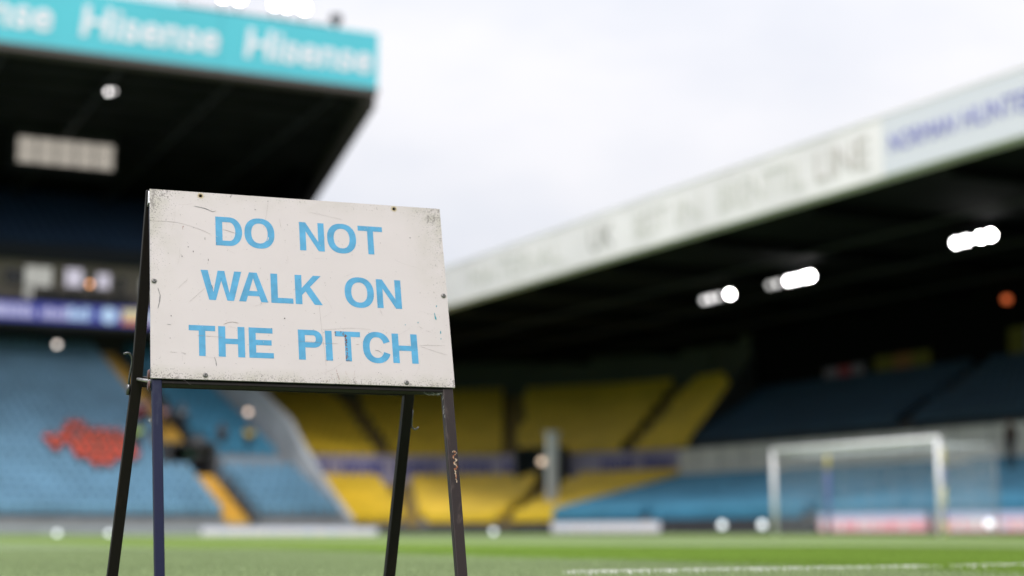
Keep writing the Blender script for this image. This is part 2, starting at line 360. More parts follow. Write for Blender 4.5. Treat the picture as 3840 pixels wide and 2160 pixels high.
# display strip with illegible scrolling text
m_led_b = mat('led_blue', (.01, .01, .05), .5, emit=((.05, .06, .33), .8))
m_led_w = mat('led_white', (.05, .05, .05), .5, emit=((.52, .52, .80), .75))
m_led_c = mat('led_pale_blue', (.05, .05, .05), .5, emit=((.50, .70, .95), .8))
m_led_y = mat('led_yellow', (.05, .05, .05), .5, emit=((.75, .68, .38), .75))
m_led_o = mat('led_orange', (.05, .05, .05), .5, emit=((.75, .25, .12), .7))
g = MB(); g.box(-14, 30.6, 91.95, 92.02, 11.52, 12.58)
scr = g.build('display_strip', m_led_b, east)
g = MB(); rnd = random.Random(3)
def led_rect(x0, x1, z0, z1, mi): g.box(x0, x1, 91.935, 91.948, z0, z1, mi)
x = -13.5
while x < 30:
    if 13.9 < x < 23:       # what the photograph shows
        x = 23.2; continue
    wd = rnd.uniform(.18, .4)
    led_rect(x, x + wd, 11.72, 12.40, 0); x += wd + rnd.choice([.1, .12, .8])
for (a, b_, mi) in ((14.0, 16.25, 0), (16.5, 18.0, 0), (18.0, 19.3, 1)):
    x = a
    while x < b_ - .2:
        wd = rnd.uniform(.16, .3); hh = rnd.choice([.62, .7, .5]); led_rect(x, min(x + wd, b_), 11.70, 11.72 + hh, mi); x += wd + .07
k = 14; cx, cz = 20.2, 12.05
for i in range(k):     # round badge: plain disc
    a0, a1 = 2 * math.pi * i / k, 2 * math.pi * (i + 1) / k
    g.face([(cx, 91.934, cz), (cx + .48 * math.cos(a0), 91.934, cz + .44 * math.sin(a0)), (cx + .48 * math.cos(a1), 91.934, cz + .44 * math.sin(a1))], 1)
led_rect(20.95, 22.3, 11.92, 12.45, 2); led_rect(20.95, 22.3, 11.62, 11.9, 3); led_rect(22.5, 22.95, 11.7, 12.4, 1)
g.build('display_text', [m_led_w, m_led_c, m_led_y, m_led_o], scr)
# executive boxes
m_boxw = mat('beige_box_wall', (.26, .22, .19), .8, noise=(1, .15))
g = MB(); g.box(-14, 31, 93.3, 93.6, 12.7, 15.1); g.box(-14, 31, 92.3, 93.3, 12.4, 12.6)
bx = g.build('executive_boxes', m_boxw, east)
m_win_d = mat('dark_glass', (.01, .012, .015), .1)
m_win_l = mat('lit_window', (.3, .3, .3), .3, emit=((.55, .54, .50), .62))
m_win_s = mat('softly_lit_window', (.3, .3, .3), .3, emit=((.62, .58, .70), .85))
m_rail = mat('box_front_dark', (.06, .06, .062), .8)
for (x0, x1, z0, z1, m_) in ((14.72, 15.6, 13.75, 14.5, m_win_d), (15.75, 17.2, 13.65, 14.75, m_win_l), (15.75, 16.2, 12.95, 13.64, m_win_l), (18.0, 18.9, 13.75, 14.75, m_win_s), (19.75, 20.45, 13.75, 14.6, m_win_s), (20.9, 21.25, 13.75, 14.4, m_win_d),
                            (22.3, 23.4, 13.6, 14.5, m_win_l), (24.2, 25.2, 13.6, 14.5, m_win_d), (26, 27.2, 13.6, 14.5, m_win_l), (28, 29.2, 13.6, 14.5, m_win_d), (12.2, 13.6, 13.6, 14.5, m_win_l), (10, 11.3, 13.6, 14.5, m_win_d), (7.6, 8.9, 13.6, 14.5, m_win_l)):
    g = MB(); g.box(x0, x1, 93.24, 93.298, z0, z1); w_ = g.build('window', m_, east)
    f = MB(); e = .05
    for q in ((x0 - e, x1 + e, z1 + .001, z1 + e), (x0 - e, x1 + e, z0 - e, z0 - .001), (x0 - e, x0 - .001, z0, z1), (x1 + .001, x1 + e, z0, z1), ((x0 + x1) / 2 - .02, (x0 + x1) / 2 + .02, z0, z1)):
        f.box(q[0], q[1], 93.2, 93.239, q[2], q[3])
    f.build('window_frame', m_rail, w_)
g = MB()
for x in [16.3 + i * .62 for i in range(9)]: g.box(x, x + .5, 92.6, 92.75, 12.6, 13.35 + .25 * math.sin(x * 5))
g.build('balcony_screen', m_rail, east)
# upper tier in shade
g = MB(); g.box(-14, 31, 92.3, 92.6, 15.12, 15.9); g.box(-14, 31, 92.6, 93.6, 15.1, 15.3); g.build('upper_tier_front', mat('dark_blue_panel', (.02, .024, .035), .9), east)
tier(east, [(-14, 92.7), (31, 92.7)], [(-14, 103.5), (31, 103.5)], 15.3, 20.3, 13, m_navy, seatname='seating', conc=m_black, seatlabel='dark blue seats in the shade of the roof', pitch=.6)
ZR = 21.70
g = MB(); g.box(-14, 35.5, 104.05, 104.4, 8, ZR + .3); g.box(31.02, 31.3, 92.3, 104.04, 10, ZR - .003); g.build('back_wall_and_added_side_wall', m_black, east)  # includes an unseen side wall added to keep light out
g = MB(); g.prism([(-14, 74.4), (29.1, 74.4), (35.9, 105), (-14, 105)], ZR, ZR + .55)
roof = g.build('roof', m_dark, east)
for i in range(10):
    y = 76 + i * 2.9; g = MB(); g.box(-14, 29.1 + (y - 74.4) * .22 - .5, y, y + .14, ZR - .2, ZR - .003); g.build('roof_purlin', m_dark, roof)
for i in range(8):       # raking trusses under the sheeting
    x = -10 + i * 5.3; g = MB(); g.tube([(x, 74.6, ZR - .35), (x, 104, ZR - 1.5)], .09, 6)
    for k in range(12): ya = 75 + k * 2.4; zb = ZR - .35 - 1.15 * (ya + 1.2 - 74.6) / 29.4; g.tube([(x, ya, ZR - .02), (x, ya + 1.2, zb)], .045, 5); g.tube([(x, ya + 1.2, zb), (x, ya + 2.4, ZR - .02)], .045, 5)
    g.build('roof_truss', mat('grey_truss_steel', (.03, .031, .034), .7) if i == 0 else bpy.data.materials['grey_truss_steel'], roof)
g = MB(); g.hull8([(28.5, 74.45, ZR - .7), (29.2, 74.45, ZR - .7), (36.0, 105, ZR - .7), (35.3, 105, ZR - .7), (28.5, 74.45, ZR - .003), (29.2, 74.45, ZR - .003), (36.0, 105, ZR - .003), (35.3, 105, ZR - .003)])
g.build('roof_edge_beam', mat('brown_steel', (.075, .064, .057), .8), roof)
m_turq = mat('turquoise_panel', (.09, .54, .63), .5, noise=(.15, .07))
g = MB()
for k in range(3): g.box([-14, 3.86, 20.98][k], [3.83, 20.95, 28.96][k], 73.6, 74.38, ZR + .02, 24.52)
fas = g.build('fascia', m_turq, east)
g = MB(); g.box(-14, 29.0, 73.56, 74.4, ZR - .28, ZR + .018); g.build('fascia_trim', mat('fascia_trim_brown', (.10, .085, .08), .8), fas)
m_txt = mat('white_lettering', (.84, .82, .86), .6)
for (x0, wd) in ((22.15, 6.5), (14.4, 6.5), (6.7, 6.45), (-1.1, 6.45), (-9, 6.45)):
    text_mesh('lettering', 'Hisense', wd, 1.5, m_txt, fas, (x0, 73.585, 22.42), (1, 0, 0), (0, 0, 1), bold=.02, shear=.12, extrude=.012)
# glazed control room hung under the roof, with five panes
X0, X1 = 14.1, 19.2
g = MB(); g.box(X0 - .2, X1 + .2, 87.6, 89.4, 19.25, 20.85); g.box(X0 - .2, X1 + .2, 87.4, 89.4, 20.851, ZR - .21)
cab = g.build('control_room', m_dark, east)
for i in range(5):
    a = X0 + (X1 - X0) * i / 5; g = MB(); g.box(a + .05, a + (X1 - X0) / 5 - .05, 87.52, 87.598, 19.42, 20.74)
    pn = g.build('window', mat('glowing_glazing', (.3, .29, .27), .4, emit=((.42, .37, .33), .85)) if i == 0 else pn.data.materials[0], cab)  # emission stands in for daylight coming through the panes
    f = MB(); f.box(a + .05, a + (X1 - X0) / 5 - .05, 87.49, 87.519, 20.05, 20.10); f.build('window_frame', m_dark, pn)
# lamps of the stand
def lamp(name, p, r, col, power, parent, rim=m_dark):
    """a round floodlight: housing with a lit lens"""
    g = MB(); p = Vector(p); d = (Vector((0, 0, .6)) - p).normalized()
    g.tube([p - d * .25, p - d * .1, p], [r * .55, r * 1.1, r * 1.15], 14); h = g.build(name, rim, parent)
    g = MB(); g.tube([p + d * .003, p + d * .02], [r, r * .92], 14); g.build('lens', mat('lamp_lens', (.8, .8, .8), .3, emit=(col, power)), h)
    return h
lamp('lamp', (16.4, 76.5, 20.75), .09, (1, .95, .95), 6, east)
lamp('lamp', (16.65, 76.5, 20.82), .07, (1, .95, .95), 3, east)
lamp('lamp', (17.8, 94, 10.5), .14, (1, .88, .80), 2.6, east)
lamp('lamp', (19.28, 92.9, 13.9), .11, (1, .42, .17), 4, east)
lamp('lamp', (27.15, 87.9, 6.6), .14, (1, .72, .55), 2.0, east)
for x in (21.3, 22.1, 23.9, 24.5, 25.4): lamp('roof_lamp', (x, 74.5, 25.6), .2, (1, .98, 1), 30, east)
g = MB(); g.tube([(27.1, 74.6, 24.4), (27.1, 74.6, 25.3)], .11, 8); g.box(26.85, 27.35, 74.4, 74.8, 25.1, 25.5); g.build('roof_vent', m_concd, east)
g = MB(); g.tube([(19.4, 74.8, 24.95), (26.8, 74.8, 24.95)], .04, 6); [g.tube([(x, 74.8, 24.4), (x, 74.8, 25.5)], .04, 6) for x in (19.4, 21.3, 22.1, 23.9, 24.5, 25.4)]; g.build('lamp_rail', m_concd, east)
shift(east)

# ------------------------------------------------------------------ two unseen stands that close the ground, sized and set back to limit light
def outer_stand(label, o, t, nn, length, up):
    root = tag(empty('football_stand', (o[0], o[1], 0)), label, 'stand'); T = Vector((*t, 0)); Nn = Vector((*nn, 0))
    def q(l, d, z): p = T * l + Nn * d; return (p.x, p.y, z)
    g = MB()
    for r in range(20): g.hull8([q(0, r * .8, 0), q(length, r * .8, 0), q(length, r * .8 + .799, 0), q(0, r * .8 + .799, 0), q(0, r * .8, .6 + r * .42), q(length, r * .8, .6 + r * .42), q(length, r * .8 + .799, .6 + r * .42), q(0, r * .8 + .799, .6 + r * .42)])
    g.build('terrace', m_blue2, root)
    g = MB(); g.hull8([q(0, 16.01, 0), q(length, 16.01, 0), q(length, 16.4, 0), q(0, 16.4, 0), q(0, 16.01, 0.00 + up), q(length, 16.01, 0.00 + up), q(length, 16.4, 0.00 + up), q(0, 16.4, 0.00 + up)]); g.build('rear_wall', m_dark, root)
    g = MB(); g.hull8([q(0, 5, 0.80 + up), q(length, 5, 0.80 + up), q(length, 16.5, 0.01 + up), q(0, 16.5, 0.01 + up), q(0, 5, 1.40 + up), q(length, 5, 1.40 + up), q(length, 16.5, 0.60 + up), q(0, 16.5, 0.60 + up)]); g.build('roof', m_dark, root)
    g = MB(); g.hull8([q(0, 4.6, 0.20 + up), q(length, 4.6, 0.20 + up), q(length, 4.98, 0.20 + up), q(0, 4.98, 0.20 + up), q(0, 4.6, 2.00 + up), q(length, 4.6, 2.00 + up), q(length, 4.98, 2.00 + up), q(0, 4.98, 2.00 + up)]); g.build('fascia', m_white, root)
outer_stand('stand behind the near touchline with a dark roof, unseen, sized and set back to limit light', (-75, -12), (1, 0), (0, -1), 105, 12.5)
outer_stand('stand at the far end of the pitch with a dark roof, unseen, sized and set back to limit light', (-82, 80), (0, -1), (-1, 0), 85, 22)

# ------------------------------------------------------------------ south stand and yellow corner
south = tag(empty('football_stand', (40, 60, -.1)), 'low right-hand stand behind the goal with long white roof edge and lit floodlights', 'stand')
CF = [(34.5, 66.3), (34.4, 70), (33.6, 73.5), (32.2, 76), (30.6, 77.3), (29.5, 77.7)]
CW = [(44, 70), (43.4, 74), (41.6, 78), (39, 81.2), (35.5, 83.8), (32, 85), (28.9, 85.3)]
CW2 = [(44.7, 70.3), (44.1, 74.3), (42.2, 78.5), (39.5, 81.9), (35.8, 84.6), (32.2, 85.7), (29.0, 86.0)]
CB = [(49.96, 71.6), (51.6, 79), (49.6, 86), (45.5, 92), (40, 96.3), (34, 98.2), (27.2, 98.6)]
tier(south, [(34.5, 16), (34.5, 66.2)], [(43.8, 16), (43.8, 69.9)], .25, 2.05, 12, m_blue2, seatname='seating', seatlabel='blue plastic seats behind the goal', aisles=((.33, .33, .5), (.62, .62, .5), (.84, .84, .5)), aisle_mat=m_conc)
tier(south, CF, CW, .15, 2.4, 12, m_yel, seatname='seating', seatlabel='bright yellow plastic seats', aisles=((.30, .36, .55), (.76, .76, .4)))
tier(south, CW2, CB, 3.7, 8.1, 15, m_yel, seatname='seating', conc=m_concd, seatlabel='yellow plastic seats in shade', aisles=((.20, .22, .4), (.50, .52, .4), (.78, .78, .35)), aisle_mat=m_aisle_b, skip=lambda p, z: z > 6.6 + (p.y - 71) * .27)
tier(south, [(44.7, 16), (44.7, 70.2)], [(49.6, 16), (49.6, 71)], 3.9, 6.7, 7, m_blue_shaded, seatname='seating', conc=m_concd, seatlabel='blue plastic seats in deep shade', aisles=((.4, .4, .4), (.7, .7, .4)), aisle_mat=m_concd)
# front walls
g = MB(); g.box(34.2, 34.45, 16, 66.3, -.3, .5)
for i in range(len(CF) - 1):
    a, b_ = Vector((*CF[i], 0)), Vector((*CF[i + 1], 0)); o_ = Vector(((b_ - a).y, -(b_ - a).x, 0)).normalized() * -.25
    g.hull8([(a.x + o_.x, a.y + o_.y, -.5), (b_.x + o_.x, b_.y + o_.y, -.5), (b_.x, b_.y, -.5), (a.x, a.y, -.5), (a.x + o_.x, a.y + o_.y, .3), (b_.x + o_.x, b_.y + o_.y, .3), (b_.x, b_.y, .3), (a.x, a.y, .3)])
g.build('front_wall', m_concd, south)
g = MB(); g.box(43.82, 44.68, 16, 69.9, 2.5, 4.18); mw = g.build('tier_wall', m_offw, south)
g = MB()       # panel joints and fixings on the white wall
for i in range(26): g.box(43.80, 43.818, 17 + i * 2.05, 17.04 + i * 2.05, 2.96, 4.18)
g.box(43.78, 43.818, 16, 69.9, 4.10, 4.2)
g.build('panel_joint', m_concd, mw)
# curved wall with blue writing on pale lilac
g = MB(); m_lil = mat('lilac_wall', (.36, .33, .46), .7, noise=(.8, .1)); m_ink = mat('blue_wall_lettering', (.03, .045, .28), .6)
for i in range(len(CW) - 1):
    a, b_, c, d = CW[i], CW[i + 1], CW2[i + 1], CW2[i]
    g.hull8([(a[0], a[1], 2.4), (b_[0], b_[1], 2.4), (c[0], c[1], 2.4), (d[0], d[1], 2.4), (a[0], a[1], 4.2), (b_[0], b_[1], 4.2), (c[0], c[1], 4.2), (d[0], d[1], 4.2)])
lw = g.build('corner_wall', m_lil, south)
g = MB(); rw = resample(CW, 72)
rnd = random.Random(5)
for i in range(2, 70):
    if i % 9 in (0, 1) or 18 <= i <= 24: continue
    a, b_ = Vector((*rw[i], 0)), Vector((*rw[i + 1], 0)); t = (b_ - a); nn = Vector((t.y, -t.x, 0)).normalized() * -.02
    a2 = a + t * .1; b2 = a + t * rnd.uniform(.55, .85); z0 = 3.12; z1 = 3.12 + rnd.choice([.75, .75, .6])
    g.hull8([(a2.x + nn.x, a2.y + nn.y, z0), (b2.x + nn.x, b2.y + nn.y, z0), (b2.x, b2.y, z0), (a2.x, a2.y, z0), (a2.x + nn.x, a2.y + nn.y, z1), (b2.x + nn.x, b2.y + nn.y, z1), (b2.x, b2.y, z1), (a2.x, a2.y, z1)])
g.build('lettering', m_ink, lw)
# dark vomitory in the curved wall
g = MB(); a, b_ = Vector((41.75, 77.7, 0)), Vector((40.05, 79.9, 0)); t = (b_ - a).normalized(); nn = Vector((t.y, -t.x, 0)) * -1
if nn.y > 0: nn = -nn
def obox(mb, o, t, nn, l0, l1, d0, d1, z0, z1):
    q = [o + t * l0 + nn * d0, o + t * l1 + nn * d0, o + t * l1 + nn * d1, o + t * l0 + nn * d1]
    mb.hull8([(p.x, p.y, z0) for p in q] + [(p.x, p.y, z1) for p in q])
obox(g, a, t, nn, 0, .2, 0, 1.2, 2, 4.4); obox(g, a, t, nn, 2.4, 2.6, 0, 1.2, 2, 4.4); obox(g, a, t, nn, 0, 2.6, 0, 1.2, 4.401, 4.5); obox(g, a, t, nn, .2, 2.4, .0, .05, 2, 4.4)
g.build('vomitory', mat('dark_teal_paint', (.02, .035, .045), .8), south)
# side wall between blue and yellow upper banks, rear walls
g = MB()
g.hull8([(44.7, 70.2, 3), (49.62, 71.4, 3), (49.62, 71.6, 3), (44.7, 70.4, 3), (44.7, 70.2, 4.6), (49.62, 71.4, 9.5), (49.62, 71.6, 9.5), (44.7, 70.4, 4.6)])
g.build('side_wall', m_concd, south)
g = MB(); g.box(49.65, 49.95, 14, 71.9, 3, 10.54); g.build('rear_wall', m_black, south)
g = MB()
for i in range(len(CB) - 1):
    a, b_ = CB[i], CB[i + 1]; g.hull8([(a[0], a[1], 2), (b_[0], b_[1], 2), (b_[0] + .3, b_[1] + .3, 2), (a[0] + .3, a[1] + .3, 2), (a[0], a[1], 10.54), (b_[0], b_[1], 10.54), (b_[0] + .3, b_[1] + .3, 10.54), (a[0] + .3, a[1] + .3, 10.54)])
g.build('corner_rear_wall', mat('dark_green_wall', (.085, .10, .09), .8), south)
# roof, white fascia, writing
ZS = 10.50
g = MB(); g.prism([(31.6, 13.8), (56, 13.8), (58, 101), (26, 101), (26, 86), (31.6, 79.5)], ZS + .05, ZS + .5)
rf = g.build('roof', mat('black_roof_sheet', (.013, .014, .015), .9, spec=.05, noise=(.4, .3)), south)
for i in range(12):
    g = MB(); g.box(31.66, 55.5, 16 + i * 6.5, 16.25 + i * 6.5, ZS - .32, ZS + .047); g.build('roof_beam', m_black, rf)
for i in range(3):
    x = 36 + i * 5; g = MB(); g.tube([(x, 14, ZS - .36), (x, 92, ZS - .36)], .06, 6); g.build('service_pipe', bpy.data.materials['grey_truss_steel'], rf)
g = MB(); g.box(31.0, 31.58, 37.86, 79.5, ZS, 12.3); g.box(31.0, 31.58, 13.8, 37.84, ZS, 12.3)
fs = g.build('fascia', [m_white], south)
g = MB(); g.box(30.985, 30.999, 13.8, 37.83, ZS + .02, 12.27); g.build('fascia_panel', mat('pale_blue_white_panel', (.78, .79, .86), .6), fs)
g = MB(); g.box(30.97, 31.55, 13.8, 79.5, 12.305, 12.36); g.build('fascia_cap', m_white, fs)
m_bt = mat('blue_lettering', (.16, .16, .55), .6); m_gt = mat('faded_grey_lettering', (.72, .71, .67), .8)
for (body, y0, wd, hgt, m_) in (('NORMAN', 37.5, 2.8, .56, m_bt), ('HUNTER', 34.35, 2.9, .56, m_bt), ('SOUTH', 31.0, 2.5, .56, m_bt), ('STAND', 28.1, 2.5, .56, m_bt),
        ('LINE', 41.1, 2.6, .95, mat('dark_grey_lettering', (.60, .56, .53), .8)), ('BRENTTIL', 46.6, 4.9, .95, m_gt), ('BEST', 52.3, 2.3, .95, m_gt), ('IN', 49.4, 1.6, .95, m_gt), ('UK', 55.8, 1.9, .95, mat('dim_grey_lettering', (.45, .44, .41), .8)), ('MATERIAL', 67.0, 9.0, .95, m_gt)):
    text_mesh('lettering', body, wd, hgt, m_, fs, (30.975, y0, 11.42 - hgt / 2), (0, -1, 0), (0, 0, 1), bold=.0, extrude=.008)
# floodlights: pairs of lamps on brackets under the roof
for lamps in (((59.5, 2.2), (59.0, 3.0), (58.4, 2.2), (57.5, 45)), ((54.6, 1.2), (54.1, 1.8), (53.3, 25), (52.8, 25), (52.2, 60), (51.9, 60)), ((43.5, 25), (43.0, 25), (42.3, 60), (41.8, 60))):
    ya, yb = lamps[0][0] + .3, lamps[-1][0] - .3
    g = MB(); g.box(38.8, 38.9, yb, ya, 10.15, 10.23)
    for yy in (yb + .3, ya - .3): g.box(38.82, 38.88, yy - .03, yy + .03, 10.231, ZS + .04)
    fl = g.build('floodlight', m_black, south)
    for yy, pw in lamps:
        p = Vector((38.7, yy, 10.0)); d = Vector((-.8, -.55, -.2)).normalized()
        g = MB(); g.tube([p - d * .2, p - d * .05, p], [.06, .125, .13], 14)
        e_ = MB(); e_.tube([p + d * .003, p + d * .02], [.115, .105], 14, mi=0)
        k0 = len(g.v); g.v += e_.v; g.f += [tuple(k0 + q for q in f) for f in e_.f]; g.mi += [1] * len(e_.f)
        g.build('lamp', [m_black, mat('lamp_lens', (.8, .8, .8), .3, emit=((1, .96, .97), pw))], fl)
# dim orange lamp on the rear wall, wide pale lamp by the pillar
g = MB(); g.tube([(49.4, 52.67, 9.85), (49.6, 52.67, 9.85)], .14, 12); g.build('lamp', mat('orange_lamp', (.3, .1, .05), .5, emit=((1, .2, .06), .75)), south)
g = MB(); g.tube([(40.2, 77.8, 3.75), (40.35, 78.0, 3.75)], .16, 12); g.build('lamp', mat('warm_lamp', (.3, .3, .2), .5, emit=((1, .75, .55), 1.6)), south)
# banners hung on the rear wall
for (y0, y1, z0, z1, cols) in ((64.6, 73.0, 0, 0, ()),):
    pass
shift(south)
def banner(y0, y1, z0, z1, cols, label):
    g = MB(); n_ = 24
    for i in range(n_):
        ya, yb = lerp(y0, y1, i / n_), lerp(y0, y1, (i + 1) / n_)
        xa, xb = 49.5 + .05 * math.sin(i * .9), 49.5 + .05 * math.sin((i + 1) * .9); mi = min(int(i / n_ * len(cols)), len(cols) - 1)
        g.hull8([(xa, ya, z0), (xb, yb, z0), (xb + .01, yb, z0), (xa + .01, ya, z0), (xa, ya, z1), (xb, yb, z1), (xb + .01, yb, z1), (xa + .01, ya, z1)], mi)
    ms = {'w': (.24, .2, .26), 'r': (.35, .06, .08), 'y': (.16, .135, .02), 'b': (.02, .04, .18), 'o': (.26, .12, .04)}
    return tag(g.build('banner', [mat('banner_cloth', ms[c], .9) for c in cols]), label, 'banner', 'supporters banners hung at the back of the right-hand stand')
banner(62.3, 65.5, 6.75, 8.0, 'wrw', 'white banner with a red band at the back of the right-hand stand')
banner(57.6, 61.6, 7.3, 8.2, 'yoy', 'long yellow banner in the shade, right of the red and white banner')
banner(50.4, 52.7, 7.3, 8.6, 'wy', 'pale banner with a yellow edge at the back of the right-hand stand')
banner(47.4, 49.9, 7.4, 8.7, 'wbw', 'white and blue banner furthest to the right under the roof')
# tall pale column in the yellow seats
g = MB(); g.box(36.78, 37.22, 70.28, 70.72, -.1, 4.75); g.box(36.7, 37.3, 70.2, 70.8, 4.751, 4.85); g.box(36.5, 37.5, 70.0, 71.0, .0, .55)
tag(g.build('column', mat('pale_grey_column', (.82, .83, .84), .6, noise=(2, .08)), bevel=.02), 'tall pale grey column standing among the yellow seats of the corner', 'column')

# ------------------------------------------------------------------ the warning sign (the subject)
sign = tag(empty('warning_sign', (0, 0, 0)), 'scratched white metal sign reading DO NOT WALK ON THE PITCH on a folding steel frame', 'sign')
_c = Matrix.Rotation(R(-AZ), 3, 'Z') @ Vector((-0.39639, 3.17715, 0))
sign.location = (_c.x, _c.y, 0); sign.rotation_euler = (0, 0, R(19.726 - AZ))
BZ = .2829 + CAM_H
Mb = Matrix.Translation((0, 0, BZ)) @ Matrix.Rotation(R(-16.512), 4, 'X') @ Matrix.Rotation(R(.072), 4, 'Y')
BH, BW = .4015, .300
hinge = Mb @ Vector((0, .020, BH))
Mr = Matrix.Translation(hinge) @ Matrix.Rotation(R(11.3), 4, 'X') @ Matrix.Rotation(R(2.48), 4, 'Y')
def placed(mb, M, name, mats, parent=sign, **k):
    mb.v = [tuple(M @ Vector(v)) for v in mb.v]; return mb.build(name, mats, parent, **k)

# painted aluminium face: worn near the edges, speckled, a few yellow stains
m_face, n, b = nodes_mat('sign_face'); L = n.links.new
N = n.nodes.new
tcn = N('ShaderNodeTexCoord'); mpn = N('ShaderNodeMapping'); mpn.vector_type = 'POINT'
uvn = N('ShaderNodeUVMap'); uvn.uv_map = 'board'
sep = N('ShaderNodeSeparateXYZ'); L(uvn.outputs[0], sep.inputs[0])
def math_(op, a, b_=None, c=None, clamp=False):
    m_ = N('ShaderNodeMath'); m_.operation = op; m_.use_clamp = clamp
    for i, q in enumerate((a, b_, c)):
        if q is None: continue
        if isinstance(q, (int, float)): m_.inputs[i].default_value = q
        else: L(q, m_.inputs[i])
    return m_.outputs[0]
def noise_(scale, detail=4, rough=.6, vec=None, stretch=None):
    z = N('ShaderNodeTexNoise'); z.inputs['Scale'].default_value = scale; z.inputs['Detail'].default_value = detail; z.inputs['Roughness'].default_value = rough
    if stretch:
        q = N('ShaderNodeMapping'); q.inputs['Scale'].default_value = stretch; L(uvn.outputs[0], q.inputs['Vector']); L(q.outputs[0], z.inputs['Vector'])
    else: L(uvn.outputs[0], z.inputs['Vector'])
    return z.outputs['Fac']
X_, Z_ = sep.outputs['X'], sep.outputs['Y']        # metres on the board: x -.3...3, z 0...4
left = math_('MULTIPLY_ADD', X_, -14, -3.15, clamp=True)       # 0 -> 1 in the last 7 cm on the left
right = math_('MULTIPLY_ADD', X_, 12, -2.6, clamp=True)
upper = math_('MULTIPLY_ADD', Z_, 4.5, -.75, clamp=True)
bottom = math_('MULTIPLY_ADD', Z_, -32, .95, clamp=True)
top = math_('MULTIPLY_ADD', Z_, 22, -7.9, clamp=True)
edge = math_('ADD', math_('MULTIPLY', math_('ADD', left, right), math_('MULTIPLY_ADD', upper, .8, .2)), math_('ADD', bottom, math_('MULTIPLY', top, .45)), clamp=True)
speck = noise_(330, 3, .6); speck2 = noise_(90, 4, .7, stretch=(1, .55, 1)); cloud = noise_(9, 4); blot = noise_(22, 3)
th = math_('MULTIPLY_ADD', edge, -.175, .705)
th = math_('MULTIPLY_ADD', cloud, -.09, math_('ADD', th, .045))
s1 = math_('MULTIPLY', math_('SUBTRACT', speck, th), 26, clamp=True)
s2 = math_('MULTIPLY', math_('SUBTRACT', speck2, math_('ADD', th, .005)), 18, clamp=True)
sp = math_('MAXIMUM', s1, math_('MULTIPLY', s2, .8))
grime = math_('MULTIPLY', edge, math_('MULTIPLY_ADD', blot, 2.2, -.7, clamp=True), clamp=True)
c1 = N('ShaderNodeMixRGB'); c1.inputs[1].default_value = (.615, .548, .530, 1); c1.inputs[2].default_value = (.43, .40, .32, 1); L(math_('MULTIPLY', grime, 1.0), c1.inputs[0])
c2 = N('ShaderNodeMixRGB'); L(c1.outputs[0], c2.inputs[1]); c2.inputs[2].default_value = (.20, .175, .16, 1); L(math_('MULTIPLY', sp, .88), c2.inputs[0])
cl = N('ShaderNodeVectorMath'); cl.operation = 'SCALE'; L(c2.outputs[0], cl.inputs[0]); L(math_('MULTIPLY_ADD', cloud, .10, .95), cl.inputs['Scale'])
L(cl.outputs[0], b.inputs['Base Color']); b.inputs['Roughness'].default_value = .42; b.inputs['Specular IOR Level'].default_value = .35
bpn = N('ShaderNodeBump'); bpn.inputs['Strength'].default_value = .25; bpn.inputs['Distance'].default_value = .0006; L(math_('SUBTRACT', blot, sp), bpn.inputs['Height']); L(bpn.outputs[0], b.inputs['Normal'])

m_edge = mat('bare_aluminium_edge', (.62, .62, .63), .35, metal=.6, noise=(60, .2))
m_letter = mat('light_blue_vinyl', (.088, .335, .545), .45, noise=(45, .14), spec=.3)
_n = m_letter.node_tree
m_marks = {'grey': mat('scuff_grey', (.25, .235, .23), .8), 'line': mat('scratch', (.33, .28, .26), .8), 'white': mat('chip_white', (.60, .54, .52), .6), 'rust': mat('rust_red', (.30, .11, .08), .9, noise=(400, .5)),
           'teal': mat('teal_paint_drop', (.02, .27, .33), .4), 'dark': mat('pit', (.05, .045, .045), .9), 'chip': mat('lifted_vinyl_chip', (.19, .10, .09), .9, noise=(300, .6))}
keys = list(m_marks)
# two holes are cut through the panel: build the face as a grid around them with a bmesh
bm = bmesh.new()
T_ = .0035
outer = [(-BW, 0), (BW, 0), (BW, BH), (-BW, BH)]
holes = [(-.1999, .3937), (.2002, .3942)]
def ring(cx, cz, r, k=20): return [(cx + r * math.cos(2 * math.pi * i / k), cz + r * math.sin(2 * math.pi * i / k)) for i in range(k)]
def loop(pts, y):
    vs_ = [bm.verts.new((x, y, z)) for x, z in pts]; return vs_, [bm.edges.new((vs_[i], vs_[(i + 1) % len(vs_)])) for i in range(len(vs_))]
for y in (0, T_):
    es = []; vo, eo = loop(outer, y); es += eo; hs = []
    for h in holes:
        vh, eh = loop(ring(*h, .0032), y); es += eh; hs.append(vh)
    bmesh.ops.triangle_fill(bm, use_beauty=True, use_dissolve=False, edges=es, normal=(0, -1, 0))
    if y == 0: A = [vo] + hs
    else: B_ = [vo] + hs
for f in bm.faces: f.material_index = 0
for a, b2 in zip(A, B_):
    for i in range(len(a)):
        j = (i + 1) % len(a); f = bm.faces.new((a[i], a[j], b2[j], b2[i])); f.material_index = 1
uv = bm.loops.layers.uv.new('board')
for f in bm.faces:
    for l in f.loops: l[uv].uv = (l.vert.co.x, l.vert.co.z)
bmesh.ops.transform(bm, matrix=Mb, verts=bm.verts)
me = bpy.data.meshes.new('sign_panel'); bm.to_mesh(me); bm.free(); me.materials.append(m_face); me.materials.append(m_edge)
panel = bpy.data.objects.new('sign_panel', me); COL.objects.link(panel); panel.parent = sign

